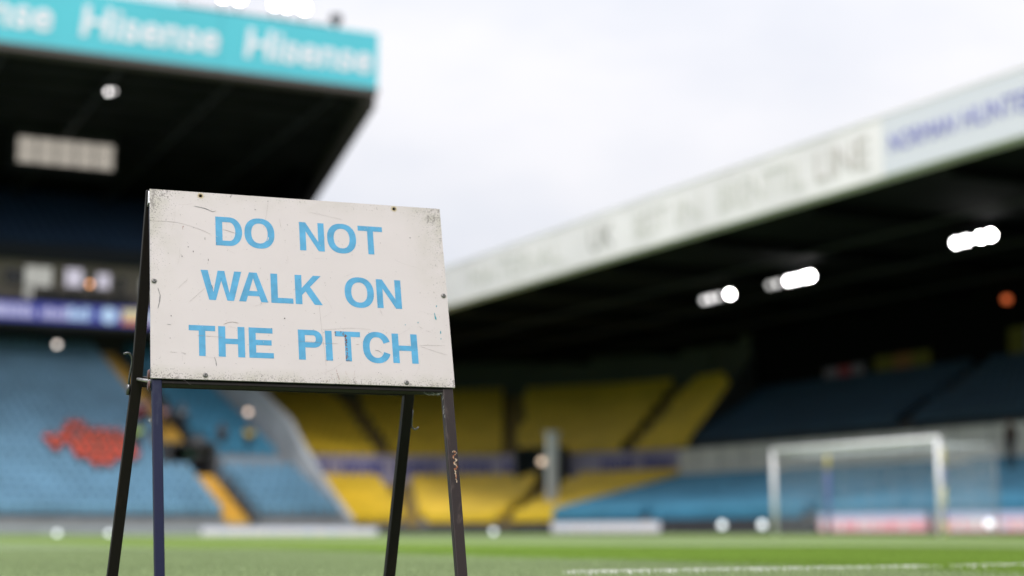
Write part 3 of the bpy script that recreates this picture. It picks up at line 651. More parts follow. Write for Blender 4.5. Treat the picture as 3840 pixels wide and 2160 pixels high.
MARKS=[('grey',1.0,[(-213.3, 369.4), (-198.5, 367.3), (-189.2, 364.9), (-176.3, 359.5), (-169.7, 362.1)]),
('grey',1.5,[(-194.8, 367.0), (-183.7, 362.8)]),
('line',0.35,[(-298.1, 330.3), (-270.8, 331.8), (-245.2, 330.5), (-223.2, 325.3), (-201.2, 318.1), (-181.0, 309.1)]),
('line',0.45,[(-158.5, 322.1), (-145.5, 318.8), (-129.7, 313.7)]),
('white',0.9,[(-172.7, 306.6), (-168.1, 304.8)]),
('white',2.6,[(-66.3, 310.7), (-67.3, 303.3)]),
('white',1.2,[(-70.8, 301.0), (-66.9, 304.8)]),
('line',0.6,[(-160.5, 115.6), (-152.2, 120.1), (-143.1, 121.9), (-130.3, 120.0)]),
('line',0.5,[(-262.7, 53.5), (-250.3, 53.6)]),
('line',0.5,[(-241.5, 53.6), (-233.5, 51.4)]),
('line',0.35,[(-212.4, 90.2), (-180.1, 89.7), (-162.1, 88.5)]),
('line',0.35,[(-18.0, 87.2), (20.3, 86.5), (37.1, 84.6), (65.5, 85.0)]),
('line',0.5,[(100.7, 84.9), (108.4, 85.2)]),
('line',0.3,[(231.7, 88.4), (287.1, 90.1)]),
('line',0.3,[(30.7, 165.7), (33.1, 117.2), (37.0, 63.2), (38.5, 35.5)]),
('rust',0.5,[(37.5, 35.5), (38.1, 19.7), (38.4, 4.0)]),
('rust',1.0,[(37.0, 6.9), (41.6, 4.1)]),
('line',0.5,[(154.8, 163.8), (157.3, 157.8), (159.7, 150.3)]),
('grey',0.9,[(139.4, 73.8), (146.1, 73.3), (152.5, 68.9)]),
('line',0.3,[(233.5, 86.4), (258.4, 78.3), (289.3, 69.3)]),
('line',0.5,[(234.8, 129.5), (241.3, 125.1)]),
('line',0.5,[(248.9, 120.9), (258.6, 118.3)]),
('line',0.5,[(-94.2, 17.0), (-84.4, 10.5)]),
('rust',1.4,[(58.4, 29.3), (59.8, 20.5), (61.8, 14.7), (63.4, 8.8)]),
('rust',0.8,[(47.2, 22.0), (48.3, 14.2), (49.3, 8.3)]),
('rust',0.9,[(76.6, 27.0), (79.8, 17.3), (84.1, 8.5)]),
('rust',0.8,[(95.5, 27.7), (93.6, 17.7), (95.4, 7.9), (99.2, 1.7)]),
('teal',3.0,[(269.5, 161.3), (270.4, 154.0), (271.9, 145.8)]),
('teal',2.2,[(275.3, 178.7), (274.8, 174.5)]),
('teal',2.6,[(279.4, 122.3), (279.2, 115.1)]),
('teal',2.2,[(279.1, 106.2), (278.6, 102.9)]),
('teal',2.0,[(233.2, 139.8), (232.9, 136.7)]),
('teal',1.6,[(206.1, 133.4), (205.9, 130.7)]),
('dark',1.6,[(-227.2, 278.4), (-224.7, 278.4)]),
('dark',1.8,[(-216.4, 270.9), (-216.4, 267.3)]),
('dark',1.8,[(-238.4, 258.5), (-238.1, 255.3)]),
('grey',0.5,[(-240.9, 262.0), (-238.8, 258.1)]),
('dark',1.4,[(-192.7, 301.3), (-193.1, 295.9)]),
('rust',1.8,[(-235.4, 323.6), (-236.2, 316.9)]),
('dark',1.2,[(-187.1, 254.8), (-187.4, 250.3)]),
('dark',1.6,[(-91.8, 371.3), (-89.9, 370.2)]),
('dark',2.0,[(229.5, 329.9), (231.0, 328.2)]),
('dark',1.3,[(271.9, 208.3), (272.5, 206.0)]),
('dark',1.1,[(273.4, 225.5), (272.8, 223.2)]),
('dark',1.0,[(279.4, 229.5), (280.3, 228.3)]),
('dark',2.6,[(-40.8, 135.2), (-39.2, 133.5)]),
('dark',1.6,[(-263.8, 82.7), (-262.4, 82.7)]),
('dark',1.6,[(-261.4, 130.3), (-260.1, 128.0)]),
('grey',1.1,[(-268.7, 111.1), (-261.2, 110.7)]),
('grey',1.6,[(-285.5, 186.9), (-281.1, 171.2), (-283.0, 155.3), (-285.8, 143.4)]),
('grey',1.4,[(-179.6, 46.8), (-176.7, 37.2), (-176.0, 28.5)]),
('chip',3.5,[(81.0, 104.2), (81.1, 91.1), (81.4, 77.0), (81.4, 55.0)]),
('chip',2.6,[(70.7, 111.2), (76.0, 109.0), (76.0, 103.0)]),
('chip',3,[(60.4, 109.3), (61.7, 101.9)]),
('chip',2.8,[(79.7, 50.0), (86.4, 49.6)]),
('chip',1.2,[(47.6, 49.3), (53.3, 50.8)]),
('chip',1.2,[(40.1, 49.9), (40.9, 47.5)]),
('chip',1.6,[(-170.3, 292.3), (-170.0, 286.1)]),
('dark',1.0,[(-181.5, 198.7), (-178.9, 188.8)]),
('chip',1.4,[(152.5, 174.8), (153.4, 167.6)]),
('white',1.4,[(105.2, 343.7), (107.1, 341.3)]),
('white',0.9,[(39.1, 299.8), (39.3, 297.1)]),
('line',0.3,[(-225.7, 160.3), (-211.0, 175.0), (-195.3, 190.9)]),
('line',0.25,[(-246.9, 188.0), (-236.0, 199.7), (-227.7, 208.2)]),
('line',0.25,[(-63.8, 391.3), (-67.6, 365.5), (-71.1, 348.2)]),
('line',0.4,[(-42.2, 354.6), (-39.6, 332.5)]),
('white',1.0,[(-33.8, 285.6), (-33.3, 277.3)]),
('line',0.25,[(20.2, 373.0), (55.0, 367.0), (88.1, 360.8)]),
('line',0.25,[(36.7, 113.3), (90.3, 119.8), (134.5, 118.8)])]

rnd = random.Random(11)
g = MB()
def stroke(pts, wd, mi, y):
    P_ = []; 
    for i in range(len(pts) - 1):
        (x0, z0), (x1, z1) = pts[i], pts[i + 1]; k = max(1, int(math.dist(pts[i], pts[i + 1]) / 4))
        for q in range(k): P_.append((lerp(x0, x1, q / k), lerp(z0, z1, q / k)))
    P_.append(pts[-1])
    if len(P_) < 3: P_ = [P_[0], (lerp(P_[0][0], P_[-1][0], .5), lerp(P_[0][1], P_[-1][1], .5)), P_[-1]]
    last = None; n_ = len(P_)
    for i, (x, z) in enumerate(P_):
        a = P_[max(i - 1, 0)]; c = P_[min(i + 1, n_ - 1)]; dx, dz = c[0] - a[0], c[1] - a[1]; l = math.hypot(dx, dz) or 1
        h = wd * .5 * (.35 if i in (0, n_ - 1) else rnd.uniform(.55, 1.15)); ox, oz = -dz / l * h, dx / l * h
        cur = ((x + ox) / 1000, y, (z + oz) / 1000), ((x - ox) / 1000, y, (z - oz) / 1000)
        if last: g.face([last[0], last[1], cur[1], cur[0]], mi)
        last = cur
for k, wd, pts in MARKS:
    wd *= 1.35 if k in ('rust', 'chip', 'grey', 'line') else 1.1
    if k == 'chip' or (k == 'rust' and wd > .6):          # broken up flakes
        (n_s) = sum(math.dist(pts[i], pts[i + 1]) for i in range(len(pts) - 1)); m_ = int(n_s / 1.1) + 2
        for i in range(m_):
            s = i / max(m_ - 1, 1) * (len(pts) - 1); j = min(int(s), len(pts) - 2); u = s - j
            x, z = lerp(pts[j][0], pts[j + 1][0], u) + rnd.uniform(-.35, .35) * wd, lerp(pts[j][1], pts[j + 1][1], u) + rnd.uniform(-.6, .6)
            if rnd.random() < .25: continue
            r_ = wd * rnd.uniform(.16, .38); kk = 6; a0 = rnd.random() * 6
            g.face([((x + r_ * rnd.uniform(.6, 1.1) * math.cos(a0 - q)) / 1000, -.0004, (z + r_ * 1.3 * rnd.uniform(.6, 1.1) * math.sin(a0 - q)) / 1000) for q in range(kk)], keys.index(k))
    else: stroke(pts, wd, keys.index(k), -.0005)
for i in range(230):       # small random nicks and specks over the face
    x, z = rnd.uniform(-296, 296), rnd.uniform(4, 397); a = rnd.uniform(0, math.pi); l = rnd.uniform(.5, 2.6)
    stroke([(x, z), (x + l * math.cos(a), z + l * math.sin(a))], rnd.uniform(.35, 1.0), keys.index(rnd.choice(['grey', 'dark', 'line', 'line'])), -.00045)
for i in range(26):        # faint long hairlines
    x, z = rnd.uniform(-280, 240), rnd.uniform(15, 385); a = rnd.gauss(0, .7) if rnd.random() < .6 else rnd.gauss(1.5, .3); l = rnd.uniform(12, 55)
    stroke([(x, z), (x + l * .5 * math.cos(a), z + l * .5 * math.sin(a)), (x + l * math.cos(a + .1), z + l * math.sin(a + .1))], .17, keys.index('line'), -.00042)
for i in range(110):       # nicks that show the bare face through the letters
    z0 = rnd.choice([285.8, 166.8, 48.3]); x, z = rnd.uniform(-228, 228), z0 + rnd.uniform(0, 64); a = rnd.uniform(0, math.pi); l = rnd.uniform(.6, 3.2)
    stroke([(x, z), (x + l * math.cos(a), z + l * math.sin(a))], rnd.uniform(.35, 1.0), keys.index(rnd.choice(['white', 'white', 'dark', 'line'])), -.00046)
placed(g, Mb, 'scratches', [m_marks[k] for k in keys], panel)

# lettering: 64 mm sans capitals drawn as polygons (millimetres on the board)
CAPH = 63.6; S = 13.6
def ringpoly(cx, cz, rx, rz, ix, iz, a0=0, a1=360, k=40, ex=2.25):
    out = []
    for i in range(k):
        for_ = []
        for q in (i, i + 1):
            t = R(a0 + (a1 - a0) * q / k); c, s = math.cos(t), math.sin(t)
            p = lambda r1, r2: (cx + r1 * math.copysign(abs(c) ** (2 / ex), c), cz + r2 * math.copysign(abs(s) ** (2 / ex), s))
            for_.append((p(rx, rz), p(ix, iz)))
        out.append([for_[0][0], for_[1][0], for_[1][1], for_[0][1]])
    return out
def rect(x0, x1, z0, z1): return [[(x0, z0), (x1, z0), (x1, z1), (x0, z1)]]
def glyph(ch, x0, x1, z0):
    z1 = z0 + CAPH; w_ = x1 - x0
    if ch == 'T': c = (x0 + x1) / 2; return rect(x0, x1, z1 - 11.2, z1) + rect(c - 6.3, c + 6.3, z0, z1 - 11.2)
    if ch == 'H': zc = z0 + 32.5; return rect(x0, x0 + S, z0, z1) + rect(x1 - S, x1, z0, z1) + rect(x0 + S, x1 - S, zc - 5.6, zc + 5.6)
    if ch == 'I': return rect(x0, x1, z0, z1)
    if ch == 'L': return rect(x0, x0 + S, z0, z1) + rect(x0 + S, x1, z0, z0 + 11.4)
    if ch == 'E': zc = z0 + 32.5; return rect(x0, x0 + S, z0, z1) + rect(x0 + S, x1, z0, z0 + 11.2) + rect(x0 + S, x1 - 1, z1 - 11.2, z1) + rect(x0 + S, x1 - 3.5, zc - 5.5, zc + 5.5)
    if ch == 'N': return rect(x0, x0 + S - .8, z0, z1) + rect(x1 - S + .8, x1, z0, z1) + [[(x0 + S - .8, z1), (x0 + S - .8, z1 - 20.5), (x1 - S + .8, z0), (x1 - S + .8, z0 + 20.5)]]
    if ch == 'A':
        c = (x0 + x1) / 2
        return [[(x0, z0), (x0 + 14, z0), (c, z1 - 12.5), (c - 7.6, z1)], [(x1 - 14, z0), (x1, z0), (c + 7.6, z1), (c, z1 - 12.5)], [(c - 7.6, z1), (c, z1 - 12.5), (c + 7.6, z1)], [(x0 + 17.4, z0 + 12.6), (x1 - 17.4, z0 + 12.6), (x1 - 20.6, z0 + 23.4), (x0 + 20.6, z0 + 23.4)]]
    if ch == 'W':
        c = (x0 + x1) / 2; q = w_ * .285
        return [[(x0, z1), (x0 + q - 7, z0), (x0 + q + 1.5, z0 + 17), (x0 + 14, z1)], [(x0 + q - 7, z0), (x0 + q + 6, z0), (x0 + q + 1.5, z0 + 17)], [(x0 + q + 6, z0), (c + 1.2, z1 - 17), (c - 6.6, z1), (x0 + q + 1.5, z0 + 17)],
                [(c - 6.6, z1), (c, z1 - 17), (c + 6.6, z1)], [(c - 1.2, z1 - 17), (x1 - q - 6, z0), (x1 - q - 1.5, z0 + 17), (c + 6.6, z1)], [(x1 - q - 6, z0), (x1 - q + 7, z0), (x1 - q - 1.5, z0 + 17)], [(x1 - q + 7, z0), (x1, z1), (x1 - 14, z1), (x1 - q - 1.5, z0 + 17)]]
    if ch == 'K':
        return rect(x0, x0 + S, z0, z1) + [[(x0 + S, z0 + 20), (x0 + S, z0 + 35.5), (x1 - 17.5, z1), (x1 - 1.5, z1)], [(x0 + 20, z0 + 30), (x0 + 30.2, z0 + 39), (x1, z0), (x1 - 16.6, z0)]]
    if ch == 'O': c = (x0 + x1) / 2; return ringpoly(c, z0 + CAPH / 2, w_ / 2, CAPH / 2 + 1.9, w_ / 2 - 13.8, CAPH / 2 - 9.6)
    if ch == 'C':
        c = (x0 + x1) / 2 + .6; return ringpoly(c, z0 + CAPH / 2, w_ / 2 + .3, CAPH / 2 + 1.9, w_ / 2 - 13.6, CAPH / 2 - 9.6, 20.5, 339, 36)
    if ch in 'DP':
        hb = CAPH if ch == 'D' else 37.5; zb = z1 - hb; rx = 26 if ch == 'D' else hb / 2; cx = x1 - rx
        p = rect(x0, x0 + S, z0, z1) + rect(x0 + S, cx, z1 - 11.2, z1) + rect(x0 + S, cx, zb, zb + 11.2)
        return p + ringpoly(cx, (zb + z1) / 2, rx, hb / 2, rx - 13.6, hb / 2 - 11.2, -90, 90, 24, 2.1)
TEXT = [(285.8, [('D', -171.6, -118.7), ('O', -114.1, -53.6), ('N', -2.4, 48.4), ('O', 54.4, 114.8), ('T', 119.4, 171.1)]),
        (166.8, [('W', -202.8, -123.0), ('A', -128.8, -71.1), ('L', -65.1, -20.8), ('K', -16.4, 38.3), ('O', 84.4, 144.8), ('N', 150.6, 202.0)]),
        (48.3, [('T', -227.7, -176.9), ('H', -171.1, -120.0), ('E', -112.1, -64.2), ('P', -14.8, 34.0), ('I', 39.4, 53.0), ('T', 59.3, 110.7), ('C', 114.7, 171.6), ('H', 175.6, 228.1)])]
for z0, row in TEXT:
    for ch, x0, x1 in row:
        g = MB()
        for i, poly in enumerate(glyph(ch, x0, x1, z0)):
            y = -.00022 - .00001 * (i % 2)
            g.face([(x / 1000, y, z / 1000) for x, z in poly], 0)
        o = placed(g, Mb, 'letter', [m_letter], panel)
# screws and the rust rings round the two empty holes
m_screw = mat('zinc_screw', (.20, .19, .18), .45, metal=.7, noise=(900, .4)); m_ringr = mat('rust_ring', (.34, .24, .12), .9, noise=(300, .3)); m_void = m_black
for (x, z) in ((-.2925, .2011), (.2921, .2010), (-.1975, .0089), (.1998, .0071)):
    g = MB(); k = 18; prof = [(.0048, -.0001), (.0048, -.0009), (.0041, -.0019), (.0026, -.0025), (.0022, -.0016), (.0010, -.0016)]
    for i in range(len(prof) - 1):
        for j in range(k):
            a0, a1 = 2 * math.pi * j / k, 2 * math.pi * (j + 1) / k; (r0, y0), (r1, y1) = prof[i], prof[i + 1]
            g.face([(x + r0 * math.cos(a0), y0, z + r0 * math.sin(a0)), (x + r0 * math.cos(a1), y0, z + r0 * math.sin(a1)), (x + r1 * math.cos(a1), y1, z + r1 * math.sin(a1)), (x + r1 * math.cos(a0), y1, z + r1 * math.sin(a0))])
    g.face([(x + .0010 * math.cos(-2 * math.pi * j / k), -.0010, z + .0010 * math.sin(-2 * math.pi * j / k)) for j in range(k)], 1)
    k0 = [(x + .0062 * rnd.uniform(.85, 1.1) * math.cos(-q / 3), -.00012, z - .0005 + .0064 * rnd.uniform(.85, 1.15) * math.sin(-q / 3)) for q in range(19)]; g.face(k0[:-1], 2)
    placed(g, Mb, 'screw', [m_screw, m_void, mat('screw_stain', (.46, .42, .38), .9)], panel)
for (x, z) in holes:
    g = MB(); k = 24; o1 = [rnd.uniform(.0058, .0078) for _ in range(k)]
    for j in range(k):
        a0, a1 = 2 * math.pi * j / k, 2 * math.pi * (j + 1) / k; r0, r1 = o1[j], o1[(j + 1) % k]
        for (ra, rb, ma, mb_) in ((.0033, .0033, .0046, .0046),): g.face([(x + ra * math.cos(a0), -.00013, z + ra * math.sin(a0)), (x + rb * math.cos(a1), -.00013, z + rb * math.sin(a1)), (x + mb_ * math.cos(a1), -.00013, z + mb_ * math.sin(a1)), (x + ma * math.cos(a0), -.00013, z + ma * math.sin(a0))], 0)
        g.face([(x + .0046 * math.cos(a0), -.0001, z + .0046 * math.sin(a0)), (x + .0046 * math.cos(a1), -.0001, z + .0046 * math.sin(a1)), (x + r1 * math.cos(a1), -.0001, z + r1 * math.sin(a1)), (x + r0 * math.cos(a0), -.0001, z + r0 * math.sin(a0))], 1)
    placed(g, Mb, 'rust_ring', [m_ringr, mat('rust_stain', (.52, .45, .34), .9)], panel)
g = MB(); g.box(-.21, -.19, .0037, .0045, .38, .4); g.box(.19, .21, .0037, .0045, .38, .4); placed(g, Mb, 'backing_strip', m_black, panel)

# steel frame
def steel(name, col, col2, sc, rough=.5, amt=.5):
    m, n, b = nodes_mat(name); t = n.nodes.new('ShaderNodeTexCoord'); z = n.nodes.new('ShaderNodeTexNoise'); z.inputs['Scale'].default_value = sc; z.inputs['Detail'].default_value = 8; z.inputs['Roughness'].default_value = .7
    mq = n.nodes.new('ShaderNodeMapping'); mq.inputs['Scale'].default_value = (1, 1, .3)
    r = n.nodes.new('ShaderNodeValToRGB'); r.color_ramp.elements[0].position = amt; r.color_ramp.elements[0].color = (*col, 1); r.color_ramp.elements[1].position = amt + .16; r.color_ramp.elements[1].color = (*col2, 1)
    n.links.new(t.outputs['Object'], mq.inputs[0]); n.links.new(mq.outputs[0], z.inputs['Vector']); n.links.new(z.outputs['Fac'], r.inputs[0]); n.links.new(r.outputs[0], b.inputs['Base Color'])
    b.inputs['Roughness'].default_value = rough; b.inputs['Specular IOR Level'].default_value = .25; bu = n.nodes.new('ShaderNodeBump'); bu.inputs['Strength'].default_value = .3; bu.inputs['Distance'].default_value = .001
    n.links.new(z.outputs['Fac'], bu.inputs['Height']); n.links.new(bu.outputs[0], b.inputs['Normal']); return m
m_blueleg = steel('navy_painted_steel', (.006, .008, .036), (.03, .035, .06), 30, .4, .55)
m_brown = steel('brown_painted_steel', (.026, .017, .016), (.085, .06, .052), 60, .45, .56)
m_rearleg = steel('dark_brown_steel', (.008, .005, .004), (.022, .012, .008), 40, .6, .56)
def bar(x0t, x1t, x0b, x1b, zt, zb, y0, y1):
    g = MB(); g.hull8([(x0b, y0, zb), (x1b, y0, zb), (x1b, y1, zb), (x0b, y1, zb), (x0t, y0, zt), (x1t, y0, zt), (x1t, y1, zt), (x0t, y1, zt)]); return g
LB = -BZ / math.cos(R(16.5))
s_ = lambda z: .0125 * (-z) if z < 0 else 0
placed(bar(-.3000, -.2812, -.3 + .0060, -.2812 + .0056, BH - .012, LB, .0042, .0190), Mb, 'front_leg', m_blueleg, bevel=.0022)['label'] = 'navy blue front leg'
rl = placed(bar(  .2775,   .2997, .2730, .2945, BH - .012, LB, .0042, .0215), Mb, 'front_leg', m_brown, bevel=.0022); rl['label'] = 'brown front leg with a rusty paint chip'
placed(bar(-.2788, .2773, -.2788, .2773, .016, -.0088, .0052, .0242), Mb, 'front_crossbar', m_rearleg, bevel=.0015)
placed(bar(-.2788, .2773, -.2788, .2773, BH - .014, BH - .034, .0052, .0242), Mb, 'top_rail', m_rearleg, bevel=.0015)
# rust patch on the brown leg
g = MB(); rnd = random.Random(4)
path = [(.2855, -.133), (.2925, -.136), (.2835, -.146), (.2915, -.150), (.2850, -.158), (.2925, -.163), (.2862, -.170), (.2872, -.180), (.2878, -.190), (.2882, -.198)]
for i in range(len(path) - 1):
    for q in range(5):
        u = q / 5; x = lerp(path[i][0], path[i + 1][0], u) + rnd.uniform(-.0012, .0012); z = lerp(path[i][1], path[i + 1][1], u) + rnd.uniform(-.001, .001)
        r_ = rnd.uniform(.0008, .0019); yy = .00405 - .00002 * (q + 5 * i) * .2
        g.face([(x + r_ * rnd.uniform(.5, 1.1) * math.cos(-k), yy, z + 1.6 * r_ * rnd.uniform(.5, 1.1) * math.sin(-k)) for k in range(6)], rnd.choice([0, 0, 1]))
placed(g, Mb, 'rust_patch', [mat('tan_primer', (.46, .34, .24), .9, noise=(300, .3)), mat('orange_rust', (.30, .11, .05), .95, noise=(300, .4))], rl)
LR = -hinge.z / math.cos(R(11.3))
g = bar(-.3040, -.2830, -.2955, -.2745, -.006, -.400, -.0105, .0105)
k = len(g.v); xb = -.2955 - .024 * (-LR - .4)
g.v += [(xb, -.0105, LR), (xb + .021, -.0105, LR), (xb + .021, .0105, LR), (xb, .0105, LR)]
g.f = [f for f in g.f if set(f) != {0, 1, 2, 3}] + [(k + 3, k + 2, k + 1, k), (k, k + 1, 1, 0), (k + 1, k + 2, 2, 1), (k + 2, k + 3, 3, 2), (k + 3, k, 0, 3)]; g.mi = [0] * len(g.f)
placed(g, Mr, 'rear_leg', m_rearleg, bevel=.002)
placed(bar(.2690, .2905, .2690, .2905, -.010, LR, -.0105, .0105), Mr, 'rear_leg', m_rearleg, bevel=.002)
g = MB(); g.hull8([(-.2743, -.0095, -.3985), (.2688, -.0095, -.377), (.2688, .0095, -.377), (-.2743, .0095, -.3985), (-.2743, -.0095, -.3775), (.2688, -.0095, -.356), (.2688, .0095, -.356), (-.2743, .0095, -.3775)])
placed(g, Mr, 'rear_crossbar', m_rearleg, bevel=.002)
placed(bar(-.2783, .2688, -.2783, .2688, -.012, -.032, -.0095, .0095), Mr, 'rear_top_rail', m_rearleg, bevel=.002)
m_pale = mat('worn_bright_steel', (.42, .40, .40), .4, metal=.6, noise=(200, .3))
g = MB(); g.tube([(-.292, .02, BH + .0), (-.292, .02, BH - .012)], .004, 8); 
for x in (-.285, .279): g.tube([(x - .012, .019, BH - .009), (x + .014, .019, BH - .009)], .006, 12)
placed(g, Mb, 'hinge', m_pale)
g = MB(); g.box(-.3020, -.2998, .0055, .0240, BH - .028, BH - .002); placed(g, Mb, 'corner_plate', m_edge)
# left side: stay rod between the frames with rounded tabs, hook on the outer face
def loc(M, p): return M @ Vector(p)
g = MB(); a = Mr.inverted() @ Mb @ Vector((-.297, .0275, .004)); 
g.tube([loc(Mr, (-.285, -.012, -.382)), loc(Mb, (-.2955, .0265, .0035))], .0032, 10); g.build('stay_rod', m_pale, sign, smooth=True)
g = MB()
for (zc, r_) in ((.0125, .0105), (-.0105, .0105)): g.tube([(-.3008, .0150, zc), (-.3040, .0150, zc)], [r_, r_ * .75], 16)
placed(g, Mb, 'rounded_tab', mat('rusty_tab', (.12, .05, .045), .5, noise=(150, .5)))
g = MB(); g.tube([(.3000, .0150, .010), (.3030, .0150, .010)], [.009, .007], 16); placed(g, Mb, 'rounded_tab', m_rearleg)
hk = [(-.2995, 0, -.4005), (-.3002, 0, -.384), (-.2990, 0, -.370), (-.2978, 0, -.358), (-.2976, 0, -.348), (-.2992, 0, -.3395), (-.3040, 0, -.3335), (-.3095, 0, -.3325), (-.3160, 0, -.3355)]
g = MB(); g.tube(hk, .0021, 8); g.tube([(-.2992, 0, -.416), (-.2996, 0, -.3955)], .0038, 10); placed(g, Mr, 'hook', mat('hook_steel', (.16, .16, .16), .35, metal=.8, noise=(200, .3)), smooth=True)
hk = [(.2925, .0, -.406), (.2932, .0, -.425), (.2935, .0, -.437), (.2960, .0, -.4445), (.3015, .0, -.4475), (.3065, .0, -.4455), (.3095, .0, -.4410)]
g = MB(); g.tube(hk, .0017, 8); placed(g, Mr, 'hook', bpy.data.materials['hook_steel'], smooth=True)
# cobweb threads and fluff under the right corner
g = MB(); rnd = random.Random(9)
for i in range(16):
    x, z = rnd.uniform(.245, .285), -.008; pts = [(x, .01, z)]
    for k in range(4): x += rnd.uniform(-.006, .008); z += rnd.uniform(-.0045, .003); pts.append((x, .01 + rnd.uniform(-.004, .004), max(z, -.022)))
    g.tube(pts, .00022, 4)
for i in range(9):
    z = rnd.uniform(-.06, -.015); g.tube([(.2765 - .0105 * min(-z, 1), .006, z), (.2735 + rnd.uniform(-.003, .001), .004, z - rnd.uniform(.002, .009))], .00025, 4)
placed(g, Mb, 'cobweb', mat('cobweb', (.55, .55, .52), .9))
g = MB()
for p in [((-.302, -.085), (-.2990, -.080)), ((-.3035, -.083), (-.3008, -.088)), ((-.303, -.079), (-.3015, -.087))]: g.tube([(p[0][0], .004, p[0][1]), (p[1][0], .004, p[1][1])], .00025, 4)
placed(g, Mb, 'cobweb', bpy.data.materials['cobweb'])

# ------------------------------------------------------------------ goal
GX, GY0, GY1 = 29.0, 33.6, 40.95
goal = tag(empty('football_goal', (GX, 37.28, 0)), 'white football goal with a pale net at the foot of the right-hand stand', 'goal')
m_post = mat('white_goal_paint', (.88, .87, .88), .35); m_net = mat('white_net_cord', (.72, .76, .80), .8)
for y in (GY0 - 37.28, GY1 - 37.28):
    g = MB(); g.tube([(0, y, -.02), (0, y, 2.5)], .07, 20); g.build('post', m_post, goal, smooth=True)
g = MB(); g.tube([(0, GY0 - 37.28 - .06, 2.5), (0, GY1 - 37.28 + .06, 2.5)], .07, 20); g.build('crossbar', m_post, goal, smooth=True)
D = 1.9; y0, y1 = GY0 - 37.28, GY1 - 37.28; rn = .0028
g = MB(); st_ = .12
k = int((y1 - y0) / st_)
for i in range(k + 1):
    y = y0 + (y1 - y0) * i / k
    sag = .05 * math.sin(i * .7)
    g.tube([(.05, y, 2.46), (D * .5, y, 2.36 + sag * .3), (D, y, 2.38)], rn, 4, cap=False); g.tube([(D, y, 2.38), (D + .12 + sag, y, 1.1), (D + .02, y, .02)], rn, 4, cap=False)
for i in range(20):
    z = 2.38 - i * st_; g.tube([(D + .1 * math.sin(z / 2.4 * 3.1), y0, z), (D + .1 * math.sin(z / 2.4 * 3.1) + .05, 0, z), (D + .1 * math.sin(z / 2.4 * 3.1), y1, z)], rn, 4, cap=False)
    for y in (y0, y1): g.tube([(.04, y, z), (D, y, z)], rn, 4, cap=False)
for i in range(1, 16):
    x = i * st_
    g.tube([(x, y0, 2.40), (x, 0, 2.36), (x, y1, 2.40)], rn, 4, cap=False)
    for y in (y0, y1): g.tube([(x, y, 2.4), (x, y, .02)], rn, 4, cap=False)
g.build('net', m_net, goal)
for y in (y0 - .02, y1 + .02):
    g = MB(); g.tube([(D, y, -.02), (D, y, 2.40)], .022, 10); g.build('net_stanchion', m_conc, goal, smooth=True)
m_pb = mat('royal_blue_post_paint', (.06, .08, .36), .5); m_py = mat('yellow_post_paint', (.75, .62, .05), .5)
def striped(x, y, label):
    g = MB(); g.tube([(x, y, -.02), (x, y, 2.0)], .05, 14); g.tube([(x, y, 2.0), (x, y, 2.45)], .05, 14, mi=1)
    return tag(g.build('net_pole', [m_pb, m_py], smooth=True), label, 'pole', 'striped poles behind the goal')
striped(32.1, 42.4, 'blue pole with a yellow top seen through the left half of the goal')
def striped2(x, y, label):
    g = MB()
    for i, (a, b_) in enumerate(((-.02, .35), (.35, .75), (.75, 1.35), (1.35, 1.9), (1.9, 2.45))): g.tube([(x, y, a), (x, y, b_)], .04, 14, mi=(1, 0, 1, 0, 1)[i])
    return tag(g.build('net_pole', [m_pb, m_py], smooth=True), label, 'pole', 'striped poles behind the goal')
striped2(32.1, 37.0, 'yellow and blue striped pole just behind the right goalpost')

# ------------------------------------------------------------------ advertising boards and pitch-edge lamps
def adboard(p0, p1, z0, z1, seed, label, warm, power):
    """a long low display with an illegible pattern of pink, white and pale blue shapes"""
    root = tag(empty('advertising_board', ((p0[0] + p1[0]) / 2, (p0[1] + p1[1]) / 2, z0)), label, 'advertising board', 'lit advertising boards at the edge of the pitch')
    a, b_ = Vector((*p0, 0)), Vector((*p1, 0)); c = (a + b_) / 2; t = (b_ - a); Ln = t.length; t.normalize(); nn = Vector((t.y, -t.x, 0))
    if nn.dot(-c) < 0: nn = -nn
    def bb(mb, l0, l1, za, zb, d0, d1, mi=0):
        q = [t * l0 + nn * d0, t * l1 + nn * d0, t * l1 + nn * d1, t * l0 + nn * d1]
        mb.hull8([(p.x, p.y, za - z0) for p in q] + [(p.x, p.y, zb - z0) for p in q], mi)
    g = MB(); bb(g, -Ln / 2, Ln / 2, z0 + .06, z1, 0, -.09)
    for i in range(int(Ln / 1.5) + 1): l = -Ln / 2 + .1 + i * 1.5; bb(g, l, l + .06, z0 - .02, z0 + .059, -.02, -.4); bb(g, l, l + .05, z0 + .06, z1 - .1, -.091, -.14)
    g.build('housing', m_concd, root)
    ms = [mat('display_ground', (.1, .1, .1), .5, emit=(c_, power)) for c_ in ((.85, .34, .40) if warm else (.62, .60, .70), (.70, .76, .86), (.86, .78, .76), (.45, .52, .75), (.92, .38, .42))]
    rnd = random.Random(seed); scr = []
    g = MB(); H = z1 - z0 - .1
    bb(g, -Ln / 2 + .02, Ln / 2 - .02, z0 + .08, z0 + .08 + H * .62, .012, .002, 0); bb(g, -Ln / 2 + .02, Ln / 2 - .02, z0 + .08 + H * .62 + .001, z1 - .02, .012, .002, 1 if not warm else 3)
    l = -Ln / 2 + .1
    while l < Ln / 2 - .5:
        wd = rnd.uniform(.12, .38); mi = rnd.choice([2, 2, 1, 4 if warm else 2]); bb(g, l, l + wd, z0 + .14, z0 + .14 + H * rnd.uniform(.35, .55), .020, .013, mi); l += wd + rnd.uniform(.05, .3)
    g.build('screen', ms, root)
    return root
adboard((21.6, 77), (30.7, 77), -.24, .27, 1, 'long pale lit board below the left-hand stand, seen between the legs of the sign', False, .85)
